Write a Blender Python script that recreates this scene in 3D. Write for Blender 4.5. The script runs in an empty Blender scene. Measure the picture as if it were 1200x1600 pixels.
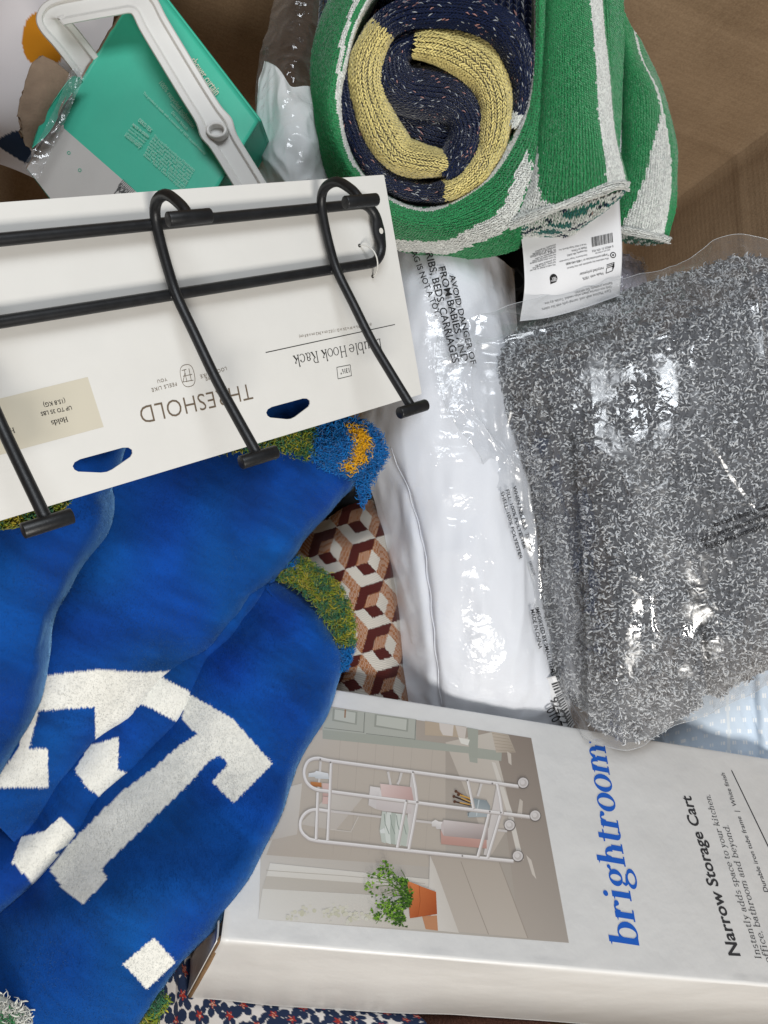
import bpy, math, random
import numpy as np
from mathutils import Matrix

# ------------------------------------------------------------------ camera, world, lamps, exposure
sc = bpy.context.scene
FPX = 1200.0                       # focal length in photo pixels (1200 x 1600 frame)
up_c = np.array([.33, .13, .93]); up_c /= np.linalg.norm(up_c)        # gravity's up, seen from the tilted camera
xw = np.array([1., 0, 0]) - up_c[0] * up_c; xw /= np.linalg.norm(xw)
yw = np.cross(up_c, xw)
RW = np.stack([xw, yw, up_c])      # camera axes -> world axes
CAM = np.array([0., 0., 1.02])

cam_d = bpy.data.cameras.new('camera'); cam_o = bpy.data.objects.new('camera', cam_d)
sc.collection.objects.link(cam_o); sc.camera = cam_o
cam_d.sensor_fit = 'HORIZONTAL'; cam_d.sensor_width = 36.0; cam_d.lens = 36.0 * FPX / 1200.0
cam_d.clip_start = 0.01; cam_d.clip_end = 50.0
M4 = Matrix.Identity(4)
for i in range(3):
    for j in range(3): M4[i][j] = RW[i][j]
    M4[i][3] = CAM[i]
cam_o.matrix_world = M4

world = bpy.data.worlds.new('World'); sc.world = world; world.use_nodes = True
bg = world.node_tree.nodes['Background']
bg.inputs[0].default_value = (.93, .95, 1.0, 1); bg.inputs[1].default_value = 0.14

def area_lamp(name, pos_c, aim_c, size, power, color, size_y=None):
    l = bpy.data.lights.new(name, 'AREA'); l.energy = power; l.color = color
    l.shape = 'RECTANGLE'; l.size = size; l.size_y = size_y or size
    o = bpy.data.objects.new(name, l); sc.collection.objects.link(o)
    p = RW @ np.array(pos_c) + CAM; a = RW @ np.array(aim_c) + CAM
    z = p - a; z /= np.linalg.norm(z); x = np.cross([0, 1, .01], z); x /= np.linalg.norm(x); y = np.cross(z, x)
    m = Matrix.Identity(4)
    for i in range(3): m[i][0], m[i][1], m[i][2], m[i][3] = x[i], y[i], z[i], p[i]
    o.matrix_world = m
    return o
area_lamp('warm_ceiling_lamp', (.55, -1.25, .75), (0, 0, -.65), .55, 29, (1.0, .965, .905))
area_lamp('cool_window_lamp', (.15, .95, 1.0), (0, 0, -.65), 1.0, 19.5, (.90, .95, 1.0), .6)

sc.view_settings.view_transform = 'Standard'; sc.view_settings.look = 'None'
sc.view_settings.exposure = 0.0; sc.view_settings.gamma = 1.0
sc.render.engine = 'CYCLES'
sc.cycles.use_denoising = True
sc.cycles.max_bounces = 7; sc.cycles.transparent_max_bounces = 24
sc.cycles.diffuse_bounces = 3; sc.cycles.glossy_bounces = 3
sc.cycles.sample_clamp_indirect = 6.0; sc.cycles.caustics_reflective = False

rng = np.random.default_rng(7)

# ------------------------------------------------------------------ small maths
def U(px, py, d):
    """photo pixel + distance along the view axis (mm) -> camera-space point (mm)"""
    px, py, d = np.broadcast_arrays(np.asarray(px, float), np.asarray(py, float), np.asarray(d, float))
    return np.stack([(px - 600) / FPX * d, -(py - 800) / FPX * d, -d], -1)
def PX(P):
    P = np.asarray(P); return np.stack([600 + FPX * P[..., 0] / -P[..., 2], 800 - FPX * P[..., 1] / -P[..., 2]], -1)
def WLD(P): return np.asarray(P) @ RW.T * .001 + CAM
def lin(c):
    if isinstance(c, str): c = [int(c[i:i + 2], 16) for i in (1, 3, 5)]
    c = np.asarray(c, float) / 255
    return np.where(c <= .04045, c / 12.92, ((c + .055) / 1.055) ** 2.4)
def unit(v): return v / np.maximum(np.linalg.norm(v, axis=-1, keepdims=True), 1e-9)
def sstep(a, b, x):
    t = np.clip((x - a) / (b - a), 0, 1); return t * t * (3 - 2 * t)
def _h(i, j, k, s):
    n = (i * 374761393 + j * 668265263 + k * 2147483647 + s * 974711) & 0xffffffff
    n = ((n ^ (n >> 13)) * 1274126177) & 0xffffffff
    n = ((n ^ (n >> 16)) * 2246822519) & 0xffffffff
    return ((n ^ (n >> 15)) & 0xffffff) / 0xffffff
def noise(P, size, seed=0):
    """value noise -1..1 of camera-space points, feature size in mm"""
    q = np.asarray(P, float) / size; f = np.floor(q).astype(np.int64); t = q - f; t = t * t * (3 - 2 * t)
    out = 0
    for a in (0, 1):
        for b in (0, 1):
            for c in (0, 1):
                w = np.where(a, t[..., 0], 1 - t[..., 0]) * np.where(b, t[..., 1], 1 - t[..., 1]) * np.where(c, t[..., 2], 1 - t[..., 2])
                out = out + w * _h(f[..., 0] + a, f[..., 1] + b, f[..., 2] + c, seed)
    return out * 2 - 1
def ridged(P, size, seed=0): return 1 - np.abs(noise(P, size, seed)) * 2
def crs(A, n):
    """Catmull-Rom resample along axis 0 to n samples"""
    A = np.asarray(A, float); m = len(A)
    if m == 2:
        t = np.linspace(0, 1, n).reshape(-1, *([1] * (A.ndim - 1))); return A[0] * (1 - t) + A[1] * t
    A = np.concatenate([2 * A[:1] - A[1:2], A, 2 * A[-1:] - A[-2:-1]])
    t = np.linspace(0, m - 1, n); i = np.minimum(t.astype(int), m - 2); t = (t - i).reshape(-1, *([1] * (A.ndim - 1)))
    p0, p1, p2, p3 = A[i], A[i + 1], A[i + 2], A[i + 3]
    return .5 * (2 * p1 + (p2 - p0) * t + (2 * p0 - 5 * p1 + 4 * p2 - p3) * t ** 2 + (3 * p1 - p0 - 3 * p2 + p3) * t ** 3)
def grid(G, nu, nv):
    """control rows of (px, py, d) -> nu x nv array of the same, smooth"""
    A = crs(np.asarray(G, float), nu); return np.moveaxis(crs(np.moveaxis(A, 1, 0), nv), 0, 1)
def cam(A): return U(A[..., 0], A[..., 1], A[..., 2])
def normals(P):
    n = unit(np.cross(np.gradient(P, axis=0), np.gradient(P, axis=1)))
    if (n * -P).sum() < 0: n = -n
    return n
def inpoly(x, y, poly):
    p = np.asarray(poly, float); r = np.zeros(np.shape(x), bool); j = len(p) - 1
    for i in range(len(p)):
        c = (p[i, 1] > y) != (p[j, 1] > y)
        with np.errstate(divide='ignore', invalid='ignore'):
            xi = (p[j, 0] - p[i, 0]) * (y - p[i, 1]) / (p[j, 1] - p[i, 1]) + p[i, 0]
        r ^= c & (x < xi); j = i
    return r
def curve_len(P): return np.concatenate([[0], np.cumsum(np.linalg.norm(np.diff(P, axis=0), axis=1))])
def resample(P, step):
    s = curve_len(P); n = max(2, int(s[-1] / step) + 1); t = np.linspace(0, s[-1], n)
    return np.stack([np.interp(t, s, P[:, k]) for k in range(P.shape[1])], 1)

# ------------------------------------------------------------------ object helpers
ORG = {}
def tag(o, label=None, cat=None, group=None, kind=None):
    if label: o['label'] = label
    if cat: o['category'] = cat
    if group: o['group'] = group
    if kind: o['kind'] = kind
    return o
def thing(name, base, label, cat, group=None):
    o = bpy.data.objects.new(name, None); sc.collection.objects.link(o); o.empty_display_size = .02
    w = WLD(np.array(base, float)); o.location = w; ORG[o.name] = w
    return tag(o, label, cat, group)
def mk(name, V, faces, mat, parent=None, col=None, uv=None, nrm=None, smooth=True, base=None, kind=None):
    """link V (camera-space mm) as one mesh object"""
    V = np.asarray(V, float).reshape(-1, 3)
    org = ORG[parent.name] if parent else (WLD(np.array(base, float)) if base is not None else WLD(V.mean(0)))
    W = WLD(V) - org
    me = bpy.data.meshes.new(name); me.vertices.add(len(W)); me.vertices.foreach_set('co', W.ravel())
    if isinstance(faces, np.ndarray):
        nf, k = faces.shape; loops = faces.ravel(); starts = np.arange(nf) * k
    else:
        loops = np.concatenate([np.asarray(f) for f in faces]); ln = np.array([len(f) for f in faces])
        starts = np.concatenate([[0], np.cumsum(ln)[:-1]]); nf = len(ln)
    me.loops.add(len(loops)); me.loops.foreach_set('vertex_index', loops.astype(np.int32))
    me.polygons.add(nf); me.polygons.foreach_set('loop_start', starts.astype(np.int32))
    me.update(calc_edges=True)
    me.polygons.foreach_set('use_smooth', np.full(nf, smooth))
    if col is not None:
        col = np.broadcast_to(np.asarray(col, float), (len(W), 3)) if np.ndim(col) == 1 else np.asarray(col, float).reshape(-1, 3)
        a = me.attributes.new('Col', 'FLOAT_COLOR', 'POINT')
        a.data.foreach_set('color', np.concatenate([col, np.ones((len(W), 1))], 1).astype(np.float32).ravel())
    if nrm is not None:
        a = me.attributes.new('Nrm', 'FLOAT_VECTOR', 'POINT')
        a.data.foreach_set('vector', (np.asarray(nrm).reshape(-1, 3) @ RW.T).astype(np.float32).ravel())
    if uv is not None:
        l = me.uv_layers.new(name='UVMap'); l.data.foreach_set('uv', np.asarray(uv).reshape(-1, 2)[loops].astype(np.float32).ravel())
    me.validate(clean_customdata=False); me.update()
    o = bpy.data.objects.new(name, me); sc.collection.objects.link(o)
    if mat: me.materials.append(mat)
    if parent: o.parent = parent
    else: o.location = org
    ORG[o.name] = org
    if kind: o['kind'] = kind
    return o
def gfaces(nu, nv, wrap=False):
    i = np.arange(nu - 1)[:, None]; j = np.arange(nv if wrap else nv - 1)[None]
    a = i * nv + j; b = i * nv + (j + 1) % nv
    return np.stack([a, b, b + nv, a + nv], -1).reshape(-1, 4)
def uvof(P):
    """uv in metres from mean arc lengths"""
    nu, nv = P.shape[:2]
    u = np.linalg.norm(np.diff(P, axis=0), axis=2).mean(1); v = np.linalg.norm(np.diff(P, axis=1), axis=2).mean(0)
    u = np.concatenate([[0], np.cumsum(u)]); v = np.concatenate([[0], np.cumsum(v)])
    return np.stack(np.broadcast_arrays(u[:, None], v[None]), -1) * .001
def sheet(name, P, mat, parent=None, col=None, thick=0, base=None, kind=None):
    """a cloth / film / panel: grid P with an optional back face thick mm behind it"""
    nu, nv = P.shape[:2]; f = gfaces(nu, nv); V = P.reshape(-1, 3); uv = uvof(P).reshape(-1, 2)
    c = None if col is None else (np.broadcast_to(np.asarray(col, float), (nu, nv, 3)) if np.ndim(col) == 1 else col).reshape(-1, 3)
    if thick:
        n = normals(P); B = (P - n * thick).reshape(-1, 3); N = nu * nv
        idx = np.arange(N).reshape(nu, nv)
        rim = np.concatenate([idx[0], idx[1:, -1], idx[-1, ::-1][1:], idx[::-1, 0][1:-1]])
        r2 = np.roll(rim, -1)
        f = np.concatenate([f, f[:, ::-1] + N, np.stack([rim, r2, r2 + N, rim + N], 1)])
        V = np.concatenate([V, B]); uv = np.concatenate([uv, uv]); c = None if c is None else np.concatenate([c, c])
    return mk(name, V, f, mat, parent, col=c, uv=uv, base=base, kind=kind)
def tube_geo(path, r, sides=12, caps=True, up=None):
    P = np.asarray(path, float); n = len(P); T = unit(np.gradient(P, axis=0))
    r = np.broadcast_to(np.asarray(r, float), (n,))
    ref = np.array(up if up is not None else (0.1, .2, 1.)); N = np.zeros_like(P); v = ref - T[0] * (ref @ T[0]); v /= np.linalg.norm(v)
    for i in range(n):
        v = v - T[i] * (v @ T[i]); v /= np.linalg.norm(v); N[i] = v
    B = np.cross(T, N); a = np.linspace(0, 2 * np.pi, sides, endpoint=False)
    V = P[:, None] + r[:, None, None] * (np.cos(a)[None, :, None] * N[:, None] + np.sin(a)[None, :, None] * B[:, None])
    f = [tuple(q) for q in gfaces(n, sides, True)]; V = V.reshape(-1, 3)
    if caps: f += [tuple(range(sides))[::-1], tuple(range((n - 1) * sides, n * sides))]
    return V, f
def join_geo(parts):
    V, F, o = [], [], 0
    for v, f in parts:
        V.append(v); F += [tuple(int(i) + o for i in q) for q in f]; o += len(v)
    return np.concatenate(V), F
def bar_geo(a, b, r, sides=14, bev=.8):
    a, b = np.asarray(a, float), np.asarray(b, float); t = unit(b - a); L = np.linalg.norm(b - a)
    s = np.array([0, bev * .3, bev, L - bev, L - bev * .3, L]); rr = np.array([r - bev, r - bev * .3, r, r, r - bev * .3, r - bev])
    P = a + t * s[:, None]; ref = np.array([.3, .5, .8]); n = unit(ref - t * (ref @ t)); m = np.cross(t, n)
    an = np.linspace(0, 2 * np.pi, sides, endpoint=False)
    V = P[:, None] + rr[:, None, None] * (np.cos(an)[None, :, None] * n + np.sin(an)[None, :, None] * m)
    f = [tuple(q) for q in gfaces(6, sides, True)] + [tuple(range(sides))[::-1], tuple(range(5 * sides, 6 * sides))]
    return V.reshape(-1, 3), f
def spindles(A, B, C, r, sides=3, ts=(0, .5, 1), rs=(.45, 1.1, .4)):
    """N quadratic-bezier strands A-B-C as thin tapered tubes; returns V, faces, index of strand per vertex"""
    A, B, C = (np.asarray(q, float) for q in (A, B, C)); N = len(A); r = np.broadcast_to(np.asarray(r, float), (N,))
    ref = unit(np.cross(C - A, np.array([.31, .77, .55]))); rings = []
    an = np.linspace(0, 2 * np.pi, sides, endpoint=False)
    for t, q in zip(ts, rs):
        p = A * (1 - t) ** 2 + 2 * B * t * (1 - t) + C * t * t
        T = unit(2 * (1 - t) * (B - A) + 2 * t * (C - B)); n = unit(ref - T * (ref * T).sum(1, keepdims=True)); m = np.cross(T, n)
        rings.append(p[:, None] + (r * q)[:, None, None] * (np.cos(an)[None, :, None] * n[:, None] + np.sin(an)[None, :, None] * m[:, None]))
    k = len(ts); V = np.stack(rings, 1).reshape(-1, 3)
    f = gfaces(k, sides, True); f = np.concatenate([f, [list(range(sides))[::-1], list(range((k - 1) * sides, k * sides))]]) if sides == 4 else f
    F = (f[None] + (np.arange(N) * k * sides)[:, None, None]).reshape(-1, 4)
    return V, F, np.repeat(np.arange(N), k * sides)
def scatter(P, n, seed=0):
    """n random points on grid P: positions, normals, (row, col) fractional indices"""
    g = np.random.default_rng(seed); nu, nv = P.shape[:2]
    e1 = P[1:, :-1] - P[:-1, :-1]; e2 = P[:-1, 1:] - P[:-1, :-1]
    ar = np.linalg.norm(np.cross(e1, e2), axis=2).ravel(); k = g.choice(len(ar), n, p=ar / ar.sum())
    i, j = np.divmod(k, nv - 1); a, b = g.random(n)[:, None], g.random(n)[:, None]
    pos = (P[i, j] * (1 - a) + P[i + 1, j] * a) * (1 - b) + (P[i, j + 1] * (1 - a) + P[i + 1, j + 1] * a) * b
    return pos, normals(P)[i, j], (i + a[:, 0], j + b[:, 0])

# ------------------------------------------------------------------ materials
def new_mat(name):
    m = bpy.data.materials.new(name); m.use_nodes = True; nt = m.node_tree
    return m, nt, nt.nodes['Principled BSDF'], nt.nodes['Material Output']
def N(nt, t, **kw):
    n = nt.nodes.new(t)
    for k, v in kw.items():
        if k.startswith('_'): setattr(n, k[1:], v)
        else: n.inputs[k.replace('__', ' ')].default_value = v
    return n
def bump_of(nt, hsock, strength, dist, normal=None):
    b = N(nt, 'ShaderNodeBump', Strength=strength, Distance=dist); nt.links.new(hsock, b.inputs['Height'])
    if normal: nt.links.new(normal, b.inputs['Normal'])
    return b.outputs['Normal']
def mat(name, color=None, rough=.6, spec=.4, sheen=0, sheen_rough=.4, sheen_tint=None, mottle=0, mottle_scale=60, bump=(), use_nrm=False, coat=0, trans=0, metallic=0):
    """principled; colour from the Col attribute when none is given; mottle = colour variation; bump = [(scale, strength, dist_m, kind)]"""
    m, nt, b, out = new_mat(name); L = nt.links.new
    b.inputs['Roughness'].default_value = rough; b.inputs['Specular IOR Level'].default_value = spec
    b.inputs['Metallic'].default_value = metallic
    if sheen:
        b.inputs['Sheen Weight'].default_value = sheen; b.inputs['Sheen Roughness'].default_value = sheen_rough
        if sheen_tint is not None: b.inputs['Sheen Tint'].default_value = (*sheen_tint, 1)
    if coat: b.inputs['Coat Weight'].default_value = coat; b.inputs['Coat Roughness'].default_value = .15
    if color is None:
        a = N(nt, 'ShaderNodeAttribute', _attribute_name='Col'); cs = a.outputs['Color']
    else:
        r = N(nt, 'ShaderNodeRGB'); r.outputs[0].default_value = (*lin(color), 1); cs = r.outputs[0]
    geo = N(nt, 'ShaderNodeNewGeometry')
    if mottle:
        n = N(nt, 'ShaderNodeTexNoise', Scale=mottle_scale, Detail=5, Roughness=.6); L(geo.outputs['Position'], n.inputs['Vector'])
        mp = N(nt, 'ShaderNodeMapRange'); mp.inputs[1].default_value = .25; mp.inputs[2].default_value = .75
        mp.inputs[3].default_value = 1 - mottle; mp.inputs[4].default_value = 1 + mottle
        L(n.outputs[0], mp.inputs[0])
        mul = N(nt, 'ShaderNodeVectorMath', _operation='SCALE'); L(cs, mul.inputs[0]); L(mp.outputs[0], mul.inputs['Scale']); cs = mul.outputs[0]
    L(cs, b.inputs['Base Color'])
    if trans:
        b.inputs['Transmission Weight'].default_value = trans
    nsock = None
    if use_nrm:
        a = N(nt, 'ShaderNodeAttribute', _attribute_name='Nrm'); nsock = a.outputs['Vector']
    for s, st, di, kind in bump:
        if kind == 'noise':
            n = N(nt, 'ShaderNodeTexNoise', Scale=s, Detail=4); L(geo.outputs['Position'], n.inputs['Vector']); h = n.outputs[0]
        elif kind in ('wx', 'wy'):
            uvn = N(nt, 'ShaderNodeUVMap'); n = N(nt, 'ShaderNodeTexWave', Scale=s, Distortion=.6); n.inputs['Detail Scale'].default_value = 3
            n.bands_direction = 'X' if kind == 'wx' else 'Y'; L(uvn.outputs[0], n.inputs['Vector']); h = n.outputs[0]
        elif kind == 'voro':
            n = N(nt, 'ShaderNodeTexVoronoi', Scale=s); L(geo.outputs['Position'], n.inputs['Vector']); h = n.outputs[0]
        nsock = bump_of(nt, h, st, di, nsock)
    if nsock: L(nsock, b.inputs['Normal'])
    return m
def film_mat(name, haze=.05, rough=.07, gain=1.2, tint=(.97, .975, .98), crinkle=((70, .5, .004), (260, .35, .0012))):
    m, nt, b, out = new_mat(name); nt.nodes.remove(b); L = nt.links.new
    geo = N(nt, 'ShaderNodeNewGeometry'); ns = None
    for s, st, di in crinkle:
        n = N(nt, 'ShaderNodeTexNoise', Scale=s, Detail=2, Distortion=.8); n.noise_type = 'RIDGED_MULTIFRACTAL' if hasattr(n, 'noise_type') else None
        L(geo.outputs['Position'], n.inputs['Vector'])
        k = N(nt, 'ShaderNodeTexNoise', Scale=17, Detail=1); L(geo.outputs['Position'], k.inputs['Vector'])
        mr = N(nt, 'ShaderNodeMapRange'); mr.interpolation_type = 'SMOOTHSTEP'; mr.inputs[1].default_value = .46; mr.inputs[2].default_value = .66; mr.inputs[3].default_value = .5; L(k.outputs[0], mr.inputs[0])
        mu = N(nt, 'ShaderNodeMath', _operation='MULTIPLY'); L(n.outputs[0], mu.inputs[0]); L(mr.outputs[0], mu.inputs[1])   # crinkles come in patches
        ns = bump_of(nt, mu.outputs[0], st, di, ns)
    tr = N(nt, 'ShaderNodeBsdfTransparent', Color=(*tint, 1)); gl = N(nt, 'ShaderNodeBsdfGlossy', Roughness=rough, Color=(1, 1, 1, 1)); L(ns, gl.inputs['Normal'])
    fr = N(nt, 'ShaderNodeLayerWeight'); L(ns, fr.inputs['Normal'])
    pw = N(nt, 'ShaderNodeMath', _operation='POWER'); pw.inputs[1].default_value = 4.0; L(fr.outputs['Facing'], pw.inputs[0])
    g = N(nt, 'ShaderNodeMapRange'); g.inputs[3].default_value = .045 * gain; g.inputs[4].default_value = .55; L(pw.outputs[0], g.inputs[0])
    rn = N(nt, 'ShaderNodeTexNoise', Scale=26, Detail=2); L(geo.outputs['Position'], rn.inputs['Vector'])      # film that is slack here, taut there
    rr = N(nt, 'ShaderNodeMapRange'); rr.inputs[1].default_value = .35; rr.inputs[2].default_value = .62; rr.inputs[3].default_value = rough * .6; rr.inputs[4].default_value = rough * 3.4; L(rn.outputs[0], rr.inputs[0]); L(rr.outputs[0], gl.inputs['Roughness'])
    di = N(nt, 'ShaderNodeBsdfDiffuse', Color=(.85, .87, .9, 1)); lw = N(nt, 'ShaderNodeLayerWeight'); hz = N(nt, 'ShaderNodeMath', _operation='POWER'); hz.inputs[1].default_value = 2.2; L(lw.outputs['Facing'], hz.inputs[0])
    hm = N(nt, 'ShaderNodeMapRange'); hm.inputs[3].default_value = haze; hm.inputs[4].default_value = haze + .24; L(hz.outputs[0], hm.inputs[0])
    mx = N(nt, 'ShaderNodeMixShader'); L(hm.outputs[0], mx.inputs[0]); L(tr.outputs[0], mx.inputs[1]); L(di.outputs[0], mx.inputs[2])
    m2 = N(nt, 'ShaderNodeMixShader'); L(g.outputs[0], m2.inputs[0]); L(mx.outputs[0], m2.inputs[1]); L(gl.outputs[0], m2.inputs[2])
    L(m2.outputs[0], out.inputs['Surface'])
    return m

# ------------------------------------------------------------------ lettering
def sans(txt, bold=0.0, space=1.0):
    """flat mesh of a text in the built-in sans: points (n,2), faces"""
    c = bpy.data.curves.new('lettering_curve', 'FONT'); c.body = txt; c.offset = bold; c.space_character = space; c.resolution_u = 3
    o = bpy.data.objects.new('lettering_curve', c); sc.collection.objects.link(o)
    dg = bpy.context.evaluated_depsgraph_get(); me = bpy.data.meshes.new_from_object(o.evaluated_get(dg))
    V = np.array([v.co[:2] for v in me.vertices]); Fc = [tuple(p.vertices) for p in me.polygons]
    bpy.data.objects.remove(o); bpy.data.curves.remove(c); bpy.data.meshes.remove(me)
    return V, Fc, np.zeros(len(V))
def serif(txt, w=.095, thin=.035, track=.045):
    """serif lettering from strokes; baseline 0, x-height .5"""
    V, Fc, Z = [], [], []; st = {'x': 0.0, 'n': 0}
    def poly(pts):
        o = len(V); V.extend([(p[0] + st['x'], p[1]) for p in pts]); Fc.append(tuple(range(o, o + len(pts)))); st['n'] += 1; Z.extend([st['n'] % 9] * len(pts))
    def stem(x, y0, y1, ww=None): ww = ww or w; poly([(x, y0), (x + ww, y0), (x + ww, y1), (x, y1)])
    def foot(x, y, top=False, l=.05, r=.05, ww=None):
        ww = ww or w; t = thin; y0, y1 = (y - t, y) if top else (y, y + t); poly([(x - l, y0), (x + ww + r, y0), (x + ww + r, y1), (x - l, y1)])
    def flag(x, y, ww=None):
        ww = ww or w; poly([(x - .07, y - .055), (x, y - .075), (x + ww, y - .02), (x + ww, y), (x + ww * .7, y)])
    def arc(cx, cy, rx, ry, a0, a1, wv=None, wh=None, n=22):
        wv = wv or w; wh = wh or thin; a = np.radians(np.linspace(a0, a1, n)); o = len(V); st['n'] += 1
        for t in a:
            c, s = math.cos(t), math.sin(t); th_x, th_y = wv, wh
            V.append((cx + rx * c + st['x'], cy + ry * s)); V.append((cx + (rx - th_x) * c + st['x'], cy + (ry - th_y) * s)); Z.extend([st['n'] % 9] * 2)
        for i in range(n - 1): Fc.append((o + 2 * i, o + 2 * i + 2, o + 2 * i + 3, o + 2 * i + 1))
    def dot(cx, cy, r, n=16): poly([(cx + r * math.cos(t), cy + r * math.sin(t)) for t in np.linspace(0, 2 * np.pi, n, endpoint=False)])
    for ch in txt:
        adv = .5
        if ch == ' ': adv = .2
        elif ch == 'o': arc(.25, .25, .25, .262, 0, 360); adv = .5
        elif ch == 'b': stem(.06, 0, .76); flag(.06, .76); arc(.29, .25, .25, .262, -150, 150); adv = .54
        elif ch == 'd': stem(.38, 0, .76); flag(.38, .76); foot(.38, 0, l=0, r=.07); arc(.25, .25, .25, .262, 30, 330); adv = .55
        elif ch == 'p': stem(.06, -.24, .5); flag(.06, .5); foot(.06, -.24); arc(.29, .25, .25, .262, -150, 150); adv = .55
        elif ch == 'c': arc(.25, .25, .25, .262, 48, 318); dot(.395, .39, .055); adv = .45
        elif ch == 'e': arc(.25, .25, .25, .262, 0, 318); poly([(.08, .235), (.49, .235), (.49, .275), (.08, .275)]); adv = .48
        elif ch in 'hnm':
            stem(.05, 0, .76 if ch == 'h' else .5); flag(.05, .76 if ch == 'h' else .5); foot(.05, 0)
            arc(.26, .3, .195, .21, 0, 165); stem(.36, 0, .31); foot(.36, 0); adv = .53
            if ch == 'm': arc(.57, .3, .195, .21, 0, 165); stem(.67, 0, .31); foot(.67, 0); adv = .84
        elif ch == 'r': stem(.05, 0, .5); flag(.05, .5); foot(.05, 0, r=.07); arc(.27, .3, .19, .2, 40, 165); dot(.37, .42, .062); adv = .43
        elif ch == 'i': stem(.06, 0, .5); flag(.06, .5); foot(.06, 0); dot(.105, .67, .066); adv = .27
        elif ch == 'l': stem(.06, 0, .76); flag(.06, .76); foot(.06, 0); adv = .27
        elif ch == 't': stem(.08, .1, .62); arc(.245, .12, .165, .13, 180, 320); poly([(0, .5 - thin), (.3, .5 - thin), (.3, .5), (0, .5)]); adv = .33
        elif ch == 'f': stem(.08, 0, .6); foot(.08, 0); arc(.245, .6, .165, .16, 40, 180); dot(.35, .68, .05); poly([(0, .5 - thin), (.3, .5 - thin), (.3, .5), (0, .5)]); adv = .34
        elif ch == 'u': stem(.05, .18, .5); flag(.05, .5); arc(.24, .2, .19, .21, 180, 340); stem(.36, 0, .5); flag(.36, .5); foot(.36, 0, l=0, r=.07); adv = .53
        elif ch == 'k': stem(.05, 0, .76); flag(.05, .76); foot(.05, 0); poly([(.13, .2), (.38, .47), (.43, .47), (.17, .16)]); foot(.31, .5, True, l=.03, ww=.08); poly([(.2, .27), (.29, .31), (.5, .02), (.39, 0)]); foot(.37, 0, l=.02, ww=.1); adv = .53
        elif ch == 's': arc(.19, .37, .165, .142, 30, 250, wv=w * .85, wh=thin * 1.5); arc(.19, .135, .185, .147, -150, 82, wv=w * .9, wh=thin * 1.5); adv = .4
        elif ch == 'a': arc(.2, .36, .17, .15, 10, 150, wv=w * .9); dot(.085, .38, .055); stem(.275, .06, .37); arc(.19, .15, .19, .162, 60, 300); poly([(.275, .06), (.36, 0), (.45, 0), (.45, .035), (.37, .08)]); adv = .46
        elif ch == 'y': poly([(.03, .5), (.13, .5), (.29, .1), (.22, .02)]); poly([(.21, .04), (.38, .48), (.43, .48), (.25, 0), (.17, -.17), (.12, -.17)]); foot(.02, .5, True, l=.03, ww=.1); foot(.34, .5, True, l=.02, ww=.08); dot(.1, -.18, .055); adv = .47
        elif ch == 'g': arc(.22, .33, .2, .182, 0, 360, wv=w * .9); arc(.25, -.1, .24, .14, 0, 360, wv=w * .75, wh=.042); poly([(.1, .17), (.15, .16), (.13, .08), (.34, .05), (.34, -.0), (.1, .02), (.05, .09)]); poly([(.34, .44), (.46, .52), (.48, .46), (.38, .4)]); dot(.46, .475, .05); adv = .5
        elif ch == 'D': stem(.07, 0, .72); foot(.07, 0, r=.15); foot(.07, .72, True, r=.15); arc(.25, .36, .33, .36, -90, 90, n=26); adv = .62
        elif ch == 'H': [(stem(x, 0, .72), foot(x, 0), foot(x, .72, True)) for x in (.06, .48)]; poly([(.15, .35), (.5, .35), (.5, .35 + thin), (.15, .35 + thin)]); adv = .66
        elif ch == 'I': stem(.08, 0, .72); foot(.08, 0); foot(.08, .72, True); adv = .3
        elif ch == 'R': stem(.07, 0, .72); foot(.07, 0); foot(.07, .72, True, r=.15); arc(.25, .54, .23, .18, -90, 90); poly([(.26, .36), (.36, .36), (.6, 0), (.48, 0)]); foot(.47, 0, l=.02, ww=.12); adv = .62
        elif ch in ',.':
            dot(.06, .05, .055)
            if ch == ',': poly([(.06, .0), (.115, .05), (.03, -.11), (.01, -.1)])
            adv = .16
        st['x'] += adv + track
    return np.array(V), Fc, np.array(Z, float)
def fit_line(txtgeo, a, b, h=None, pad=False):
    """2D affine placing a lettering mesh with its baseline from a to b (2D frame coords, y up); h scales its height"""
    V, Fc, Z = txtgeo; a, b = np.asarray(a, float), np.asarray(b, float)
    x0, x1 = V[:, 0].min(), V[:, 0].max(); L = np.linalg.norm(b - a); sx = L / (x1 - x0); sy = sx * (h or 1.0)
    e = (b - a) / L; nrm = np.array([-e[1], e[0]])
    return a + e * ((V[:, :1] - x0) * sx) + nrm * (V[:, 1:] * sy), Fc, Z

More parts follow.
